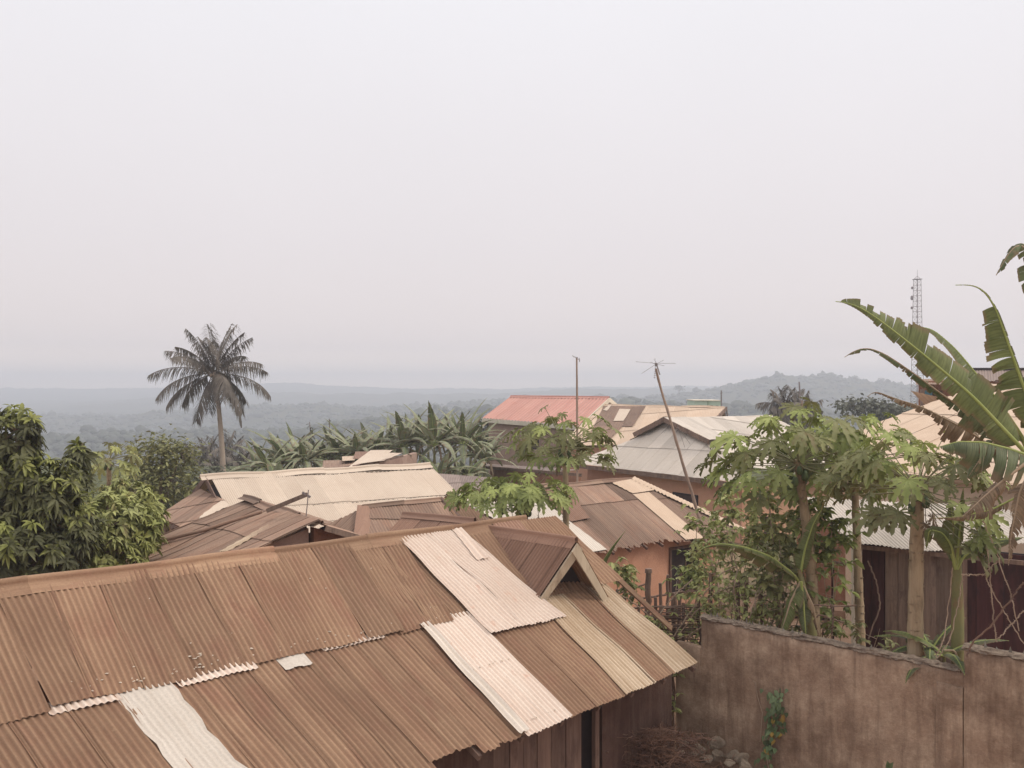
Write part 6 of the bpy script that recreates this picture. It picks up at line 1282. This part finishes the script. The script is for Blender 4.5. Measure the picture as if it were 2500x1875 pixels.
runner('thorny vines crossing in front of the maroon shed at the far right', [[(2434, 1568), (2424, 1500), (2416, 1390), (2410, 1340)], [(2500, 1572), (2450, 1490), (2410, 1420), (2404, 1385)], [(2490, 1540), (2470, 1460), (2440, 1370), (2425, 1330), (2400, 1270)], [(2436, 1560), (2500, 1490)], [(2345, 1402), (2380, 1404), (2404, 1402), (2430, 1375)]], 1, 14.0)
runner('two long pale thorny stems rising from the wall beside the slim banana plant', [[(2286, 1605), (2305, 1560), (2320, 1450), (2326, 1385)], [(2290, 1606), (2320, 1560), (2345, 1450), (2350, 1400)]], 2, 14.7)
runner('brown dead banana midrib lying over the wall step at the right', [[(2360, 1605), (2372, 1570), (2420, 1530), (2470, 1460), (2500, 1420)]], 3, 13.9, .014, .05, 'drytwig', 'dead_stalk')
runner('pale bare branches arching over the stick fence toward the wall', [[(1640, 1560), (1680, 1500), (1735, 1430), (1760, 1400), (1800, 1382)], [(1655, 1555), (1700, 1490), (1750, 1445), (1830, 1420)], [(1490, 1445), (1530, 1460), (1570, 1490), (1590, 1510)], [(1655, 1560), (1690, 1545), (1712, 1532)], [(1610, 1500), (1650, 1450), (1690, 1415)]], 4, 18.9, .013, .02)
runner('bare pale branches behind the wall under the arching leaf', [[(1830, 1510), (1845, 1460), (1880, 1420), (1935, 1408)], [(1843, 1490), (1845, 1450), (1860, 1430)], [(1880, 1240), (1885, 1300), (1890, 1350)], [(1790, 1350), (1800, 1390), (1790, 1440), (1805, 1500)]], 5, 18.2, .012, .02)
runner('tangle of dead stems behind the middle of the wall', [[(1930, 1500), (1980, 1476), (2040, 1480), (2090, 1478)], [(1950, 1540), (2000, 1500), (2060, 1520)], [(2120, 1560), (2150, 1480), (2140, 1420), (2120, 1370)], [(2030, 1560), (2035, 1500), (2022, 1460)]], 6, 17.6, .016, .02, 'stick', 'dead_branch')

# stick fence
fn = thing('stick_fence', 'rough fence of knobbly upright sticks and rails in front of the orange house', 'fence', loc=(3.6, 24, 0))
r_ = np.random.default_rng(4)
for k, (u, v, th) in enumerate(((1525, 1430, .045), (1583, 1398, .07), (1613, 1423, .04), (1631, 1402, .035), (1661, 1380, .045), (1648, 1450, .04), (1560, 1470, .035), (1505, 1440, .04))):
    y = 24 - .25 * k % 1; tp = P(u, v, y); bt = V((tp.x - .05, y, 0)); mb = MB(); n_ = 14; f = np.linspace(0, 1, n_)[:, None]; pts = A(bt) * (1 - f) + A(tp) * f + r_.normal(0, .012, (n_, 3)); mb.tube(pts, th * (1 + .18 * r_.random(n_)), 7)
    if k == 1: mb.tube([pts[-1] - A((0, 0, .02)), pts[-1] + A((0, 0, .09))], [.10, .085], 8)
    mb.build('post', M['stick'], fn, True)
for a, b_ in (((1500, 1452), (1582, 1424)), ((1560, 1462), (1668, 1444)), ((1540, 1485), (1700, 1478)), ((1530, 1506), (1700, 1500))):
    mb = MB(); limb(mb, P(*a, 23.9), P(*b_, 23.9), .03, .025, r_, 10, wob=.05); mb.build('rail', M['stick'], fn, True)
wf = thing('woven_fence', 'woven brushwood fence panel of stacked horizontal sticks left of the concrete wall', 'fence', loc=(3.6, 19, 0))
mb = MB()
for k in range(75):
    v = 1478 + k * 2.3 + R.uniform(-2, 2); u0 = R.uniform(1560, 1625) + max(0, (v - 1530)) * .35; u1 = R.uniform(1685, 1716); y = 19.2 + R.uniform(-.12, .12)
    limb(mb, P(u0, v + R.uniform(-4, 6), y), P(u1, v, y), R.uniform(.010, .022), .008, r_, 9, wob=.05)
mb.build('woven_sticks', M['stick'], wf, True)
for u in (1600, 1642, 1668, 1706): mb = MB(); tp = P(u, 1462 + R.uniform(-8, 12), 19.2); limb(mb, V((tp.x, 19.2, 0)), tp, .045, .035, r_, 8); mb.build('post', M['stick'], wf, True)
s2 = thing('stick_fence', 'low dark rail fence half buried in shrubs behind the wall', 'fence', loc=(5.4, 19.6, 0))
for a, b_, th in (((1790, 1404), (1860, 1408), .02), ((1810, 1453), (1905, 1458), .02), ((1800, 1500), (1900, 1500), .02)): mb = MB(); mb.beam(P(*a, 19.6), P(*b_, 19.6), .04, .05); mb.build('rail', M['stick'], s2)
for u in (1735, 1802, 1822, 1856, 1898): mb = MB(); tp = P(u, 1400 + R.uniform(-15, 25), 19.6); limb(mb, V((tp.x, 19.6, 0)), tp, .05, .045, r_, 8); mb.build('post', M['stick'], s2, True)
mp = thing('metal_post', 'rusty metal post with a horizontal pipe arm in front of the mud wall', 'post', loc=tuple(sy(2033, 21)))
c_ = P(2033, 1376, 21); mb = MB(); mb.tube([V((c_.x, 21, 0)), c_], .035, 8); mb.build('post', M['maroon'], mp); mb = MB(); mb.tube([P(2005, 1368, 21), P(2075, 1378, 21)], .03, 8); mb.build('arm', M['bamboo'], mp)

# ---- vine on the boundary wall
plW = (W0 + V(wn_) * .03, V(wn_)); vn = thing('climbing_vine', 'leafy vine climbing the cement wall, green hearts with a few yellow and orange leaves', 'vine', loc=tuple(RP(1885, 1870, plW)))
def wp(u, v, o=.04): return RP(u, v, plW) + V(wn_) * o
r_ = np.random.default_rng(8); mb = MB()
for px in ([(1880, 1878), (1872, 1840), (1885, 1790), (1900, 1740), (1898, 1700), (1905, 1684)], [(1880, 1860), (1890, 1800), (1898, 1750)]): mb.tube([wp(*p) for p in px], .008, 5)
mb.build('stem', M['twig'], vn)
mb, my = MB(), MB(); HT = leaf_template([0, .12, .4, .75, 1], [.18, .38, .36, .16, .0], .25)
for k in range(120):
    f = r_.random() ** .8; cu = np.interp(f, [0, .3, .55, .8, 1], [1868, 1880, 1895, 1902, 1900]); cv = 1880 - f * 195; sp_ = np.interp(f, [0, .25, .9, 1], [26, 16, 20, 26])
    p_ = A(wp(cu + r_.normal(0, sp_ * .6), cv + r_.normal(0, 6), .03 + r_.uniform(0, .12))); yel = r_.random() < .14 and .2 < f < .75
    batch(my if yel else mb, HT, [p_], [A(wn_) * .3 + A((r_.normal(0, .5), 0, -.8))], [A(wn_) + A((0, 0, .5)) + r_.normal(0, .3, 3)], r_.uniform(.07, .125), r_.uniform(.08, .12), .2, np.clip(r_.normal(.45, .3), 0, 1))
mb.build('leaves', M['vine_leaf'], vn, True); my.build('yellow_leaves', M['yellow_leaf'], vn, True)
v2 = thing('dry_vine', 'thin dead pale tendril trailing down the cement wall left of the leafy vine', 'vine', loc=tuple(wp(1850, 1790)))
mb = MB(); mb.tube([wp(1838, 1662, .012), wp(1845, 1665, .02), wp(1850, 1700, .012), wp(1862, 1740, .015), wp(1858, 1790, .012), wp(1856, 1810, .012)], .009, 5); mb.build('stem', M['twig'], v2)
v3 = thing('seedling', 'single dark leaf at the bottom edge in front of the cement wall', 'plant', loc=tuple(wp(2172, 1900, .8)))
mb = MB(); q_ = P(2173, 1862, 14.2); mb.tube([V((q_.x, 14.2, 0)), q_ - V((0, 0, .05))], .008, 5); mb.build('stem', M['twig'], v3); mb = MB(); batch(mb, HT, [A(q_ - V((.03, 0, .08)))] * 2, [A((-.2, -.2, 1)), A((.5, -.3, .8))], [A((0, -1, .3))] * 2, .13, .12, 0, .3); mb.build('leaves', M['vine_leaf'], v3)

# ---- rubble, brush and a can at the foot of the wall
def rock(label, u, v, y, s, seed, flatn=.7, mat='stone'):
    r = np.random.default_rng(seed); c_ = A(P(u, v, y)); th = np.linspace(0, math.pi, 22); ph = np.linspace(0, 2 * math.pi, 36, endpoint=False)
    D = np.stack([np.sin(th)[:, None] * np.cos(ph), np.sin(th)[:, None] * np.sin(ph), np.broadcast_to(np.cos(th)[:, None], (22, 36))], -1)
    pl_ = dirs(8, r); h = r.uniform(.5, .85, 8); rad = np.min(np.where((D @ pl_.T) > .05, h / np.maximum(D @ pl_.T, .05), 9), -1); rad = np.minimum(rad, 1.15)
    g = D * rad[..., None] * s * A((1, .8, flatn)); g += (fbm(D[..., 0] * 3 + seed, D[..., 2] * 3 + D[..., 1] * 3, 3)[..., None] - .4) * s * .15 * D; mb = MB(); mb.grid((g + c_)[::-1], closed=True)
    o = mb.build('rock', M[mat], None, False); return tag(o, label, 'rock', 'rocks at the foot of the wall')
for k, (u, v, y, s, lb) in enumerate(((1745, 1818, 17.0, .19, 'big square-cut rock propped against the cement wall'), (1752, 1845, 16.8, .15, 'flat rock in front of the big square one'), (1710, 1832, 17.0, .15, 'rock left of the big square one'), (1672, 1812, 17.2, .12, 'pointed rock at the end of the brush pile'),
        (1788, 1842, 16.6, .12, 'upright brown rock right of the flat one'), (1808, 1850, 16.5, .15, 'pale rubble lump beside the vine'), (1818, 1868, 16.3, .16, 'yellowish rubble lump at the bottom edge'), (1724, 1854, 16.7, .13, 'dark rock below the middle of the rubble'), (1690, 1842, 16.9, .1, 'small round rock left in the rubble'), (1780, 1866, 16.3, .11, 'half-buried rock at the bottom of the rubble'), (1668, 1838, 16.8, .09, 'smallest rock under the brush'))):
    rock(lb, u, v, y, s, k + 3)
mb = MB(); r_ = np.random.default_rng(5)
for k in range(1300):
    u = r_.normal(1605, 55); v = r_.uniform(1775, 1890) + abs(u - 1620) * .2; y = 15.6 + r_.normal(0, .25); c_ = A(P(u, v, y)); d = nrm(r_.normal(0, 1, 3) * A((1, .6, .45))); L_ = r_.uniform(.08, .38)
    limb(mb, c_ - d * L_ / 2, c_ + d * L_ / 2, r_.uniform(.003, .009), .003, r_, 5, wob=.25)
kind(mb.build('dry_brush', M['drytwig']), 'stuff', 'heap of dry brown brushwood and vines between the tin roof eave and the wall', 'brush')
g = MB(); n_ = 24; ph = np.linspace(0, 2 * math.pi, 30, endpoint=False); rr = np.linspace(1, 0, 10); cc = A(P(1625, 1880, 15.6)); cc[2] = 0
G = np.stack([cc[0] + rr[:, None] * np.cos(ph) * 1.5, cc[1] + rr[:, None] * np.sin(ph) * 1.0, -.1 + (1 - rr[:, None] ** 2) * .95 + (fbm(rr[:, None] * 3 + np.cos(ph) * 2, np.sin(ph) * 2 + 5, 3) - .4) * .25], -1); g.grid(G, closed=True)
kind(g.build('earth_mound', M['dark_dirt'], None, True), 'structure')
cn_ = thing('tin_can', 'small silver and orange can lying by the house wall at the bottom edge', 'can', loc=tuple(P(1535, 1858, 16.2)))
c0, c1 = P(1533, 1845, 16.2), P(1537, 1874, 16.2); md = c0 + (c1 - c0) * .5
mb = MB(); mb.tube([c0, md], .045, 14); mb.build('can_top', M['can_top'], cn_, True); mb = MB(); mb.tube([md, c1], .0455, 14); mb.build('can_label', M['can'], cn_, True)
shrub('leafy climber filling the gap between the two left big papayas', sy(2000, 18.2), [P(1990, 1240, 18.2), P(2030, 1270, 18.2), P(1960, 1290, 18.2), P(2060, 1300, 18.2), P(2010, 1330, 18.2)], 31, 'papaya', L=.2, nl=34)
shrub('wispy pale shrub between the bamboo pole foot and the arching banana leaf', sy(1760, 19.8), [P(1745, 1330, 19.8), P(1780, 1370, 19.8), P(1730, 1400, 19.8), P(1800, 1400, 19.8)], 32, 'shrub', L=.14, nl=30)
shrub('yellowing climber on the trunk of the left big papaya', sy(1925, 18.0), [P(1900, 1290, 18), P(1880, 1340, 18), P(1930, 1380, 18), P(1860, 1400, 18)], 33, 'bush', L=.17, nl=30)
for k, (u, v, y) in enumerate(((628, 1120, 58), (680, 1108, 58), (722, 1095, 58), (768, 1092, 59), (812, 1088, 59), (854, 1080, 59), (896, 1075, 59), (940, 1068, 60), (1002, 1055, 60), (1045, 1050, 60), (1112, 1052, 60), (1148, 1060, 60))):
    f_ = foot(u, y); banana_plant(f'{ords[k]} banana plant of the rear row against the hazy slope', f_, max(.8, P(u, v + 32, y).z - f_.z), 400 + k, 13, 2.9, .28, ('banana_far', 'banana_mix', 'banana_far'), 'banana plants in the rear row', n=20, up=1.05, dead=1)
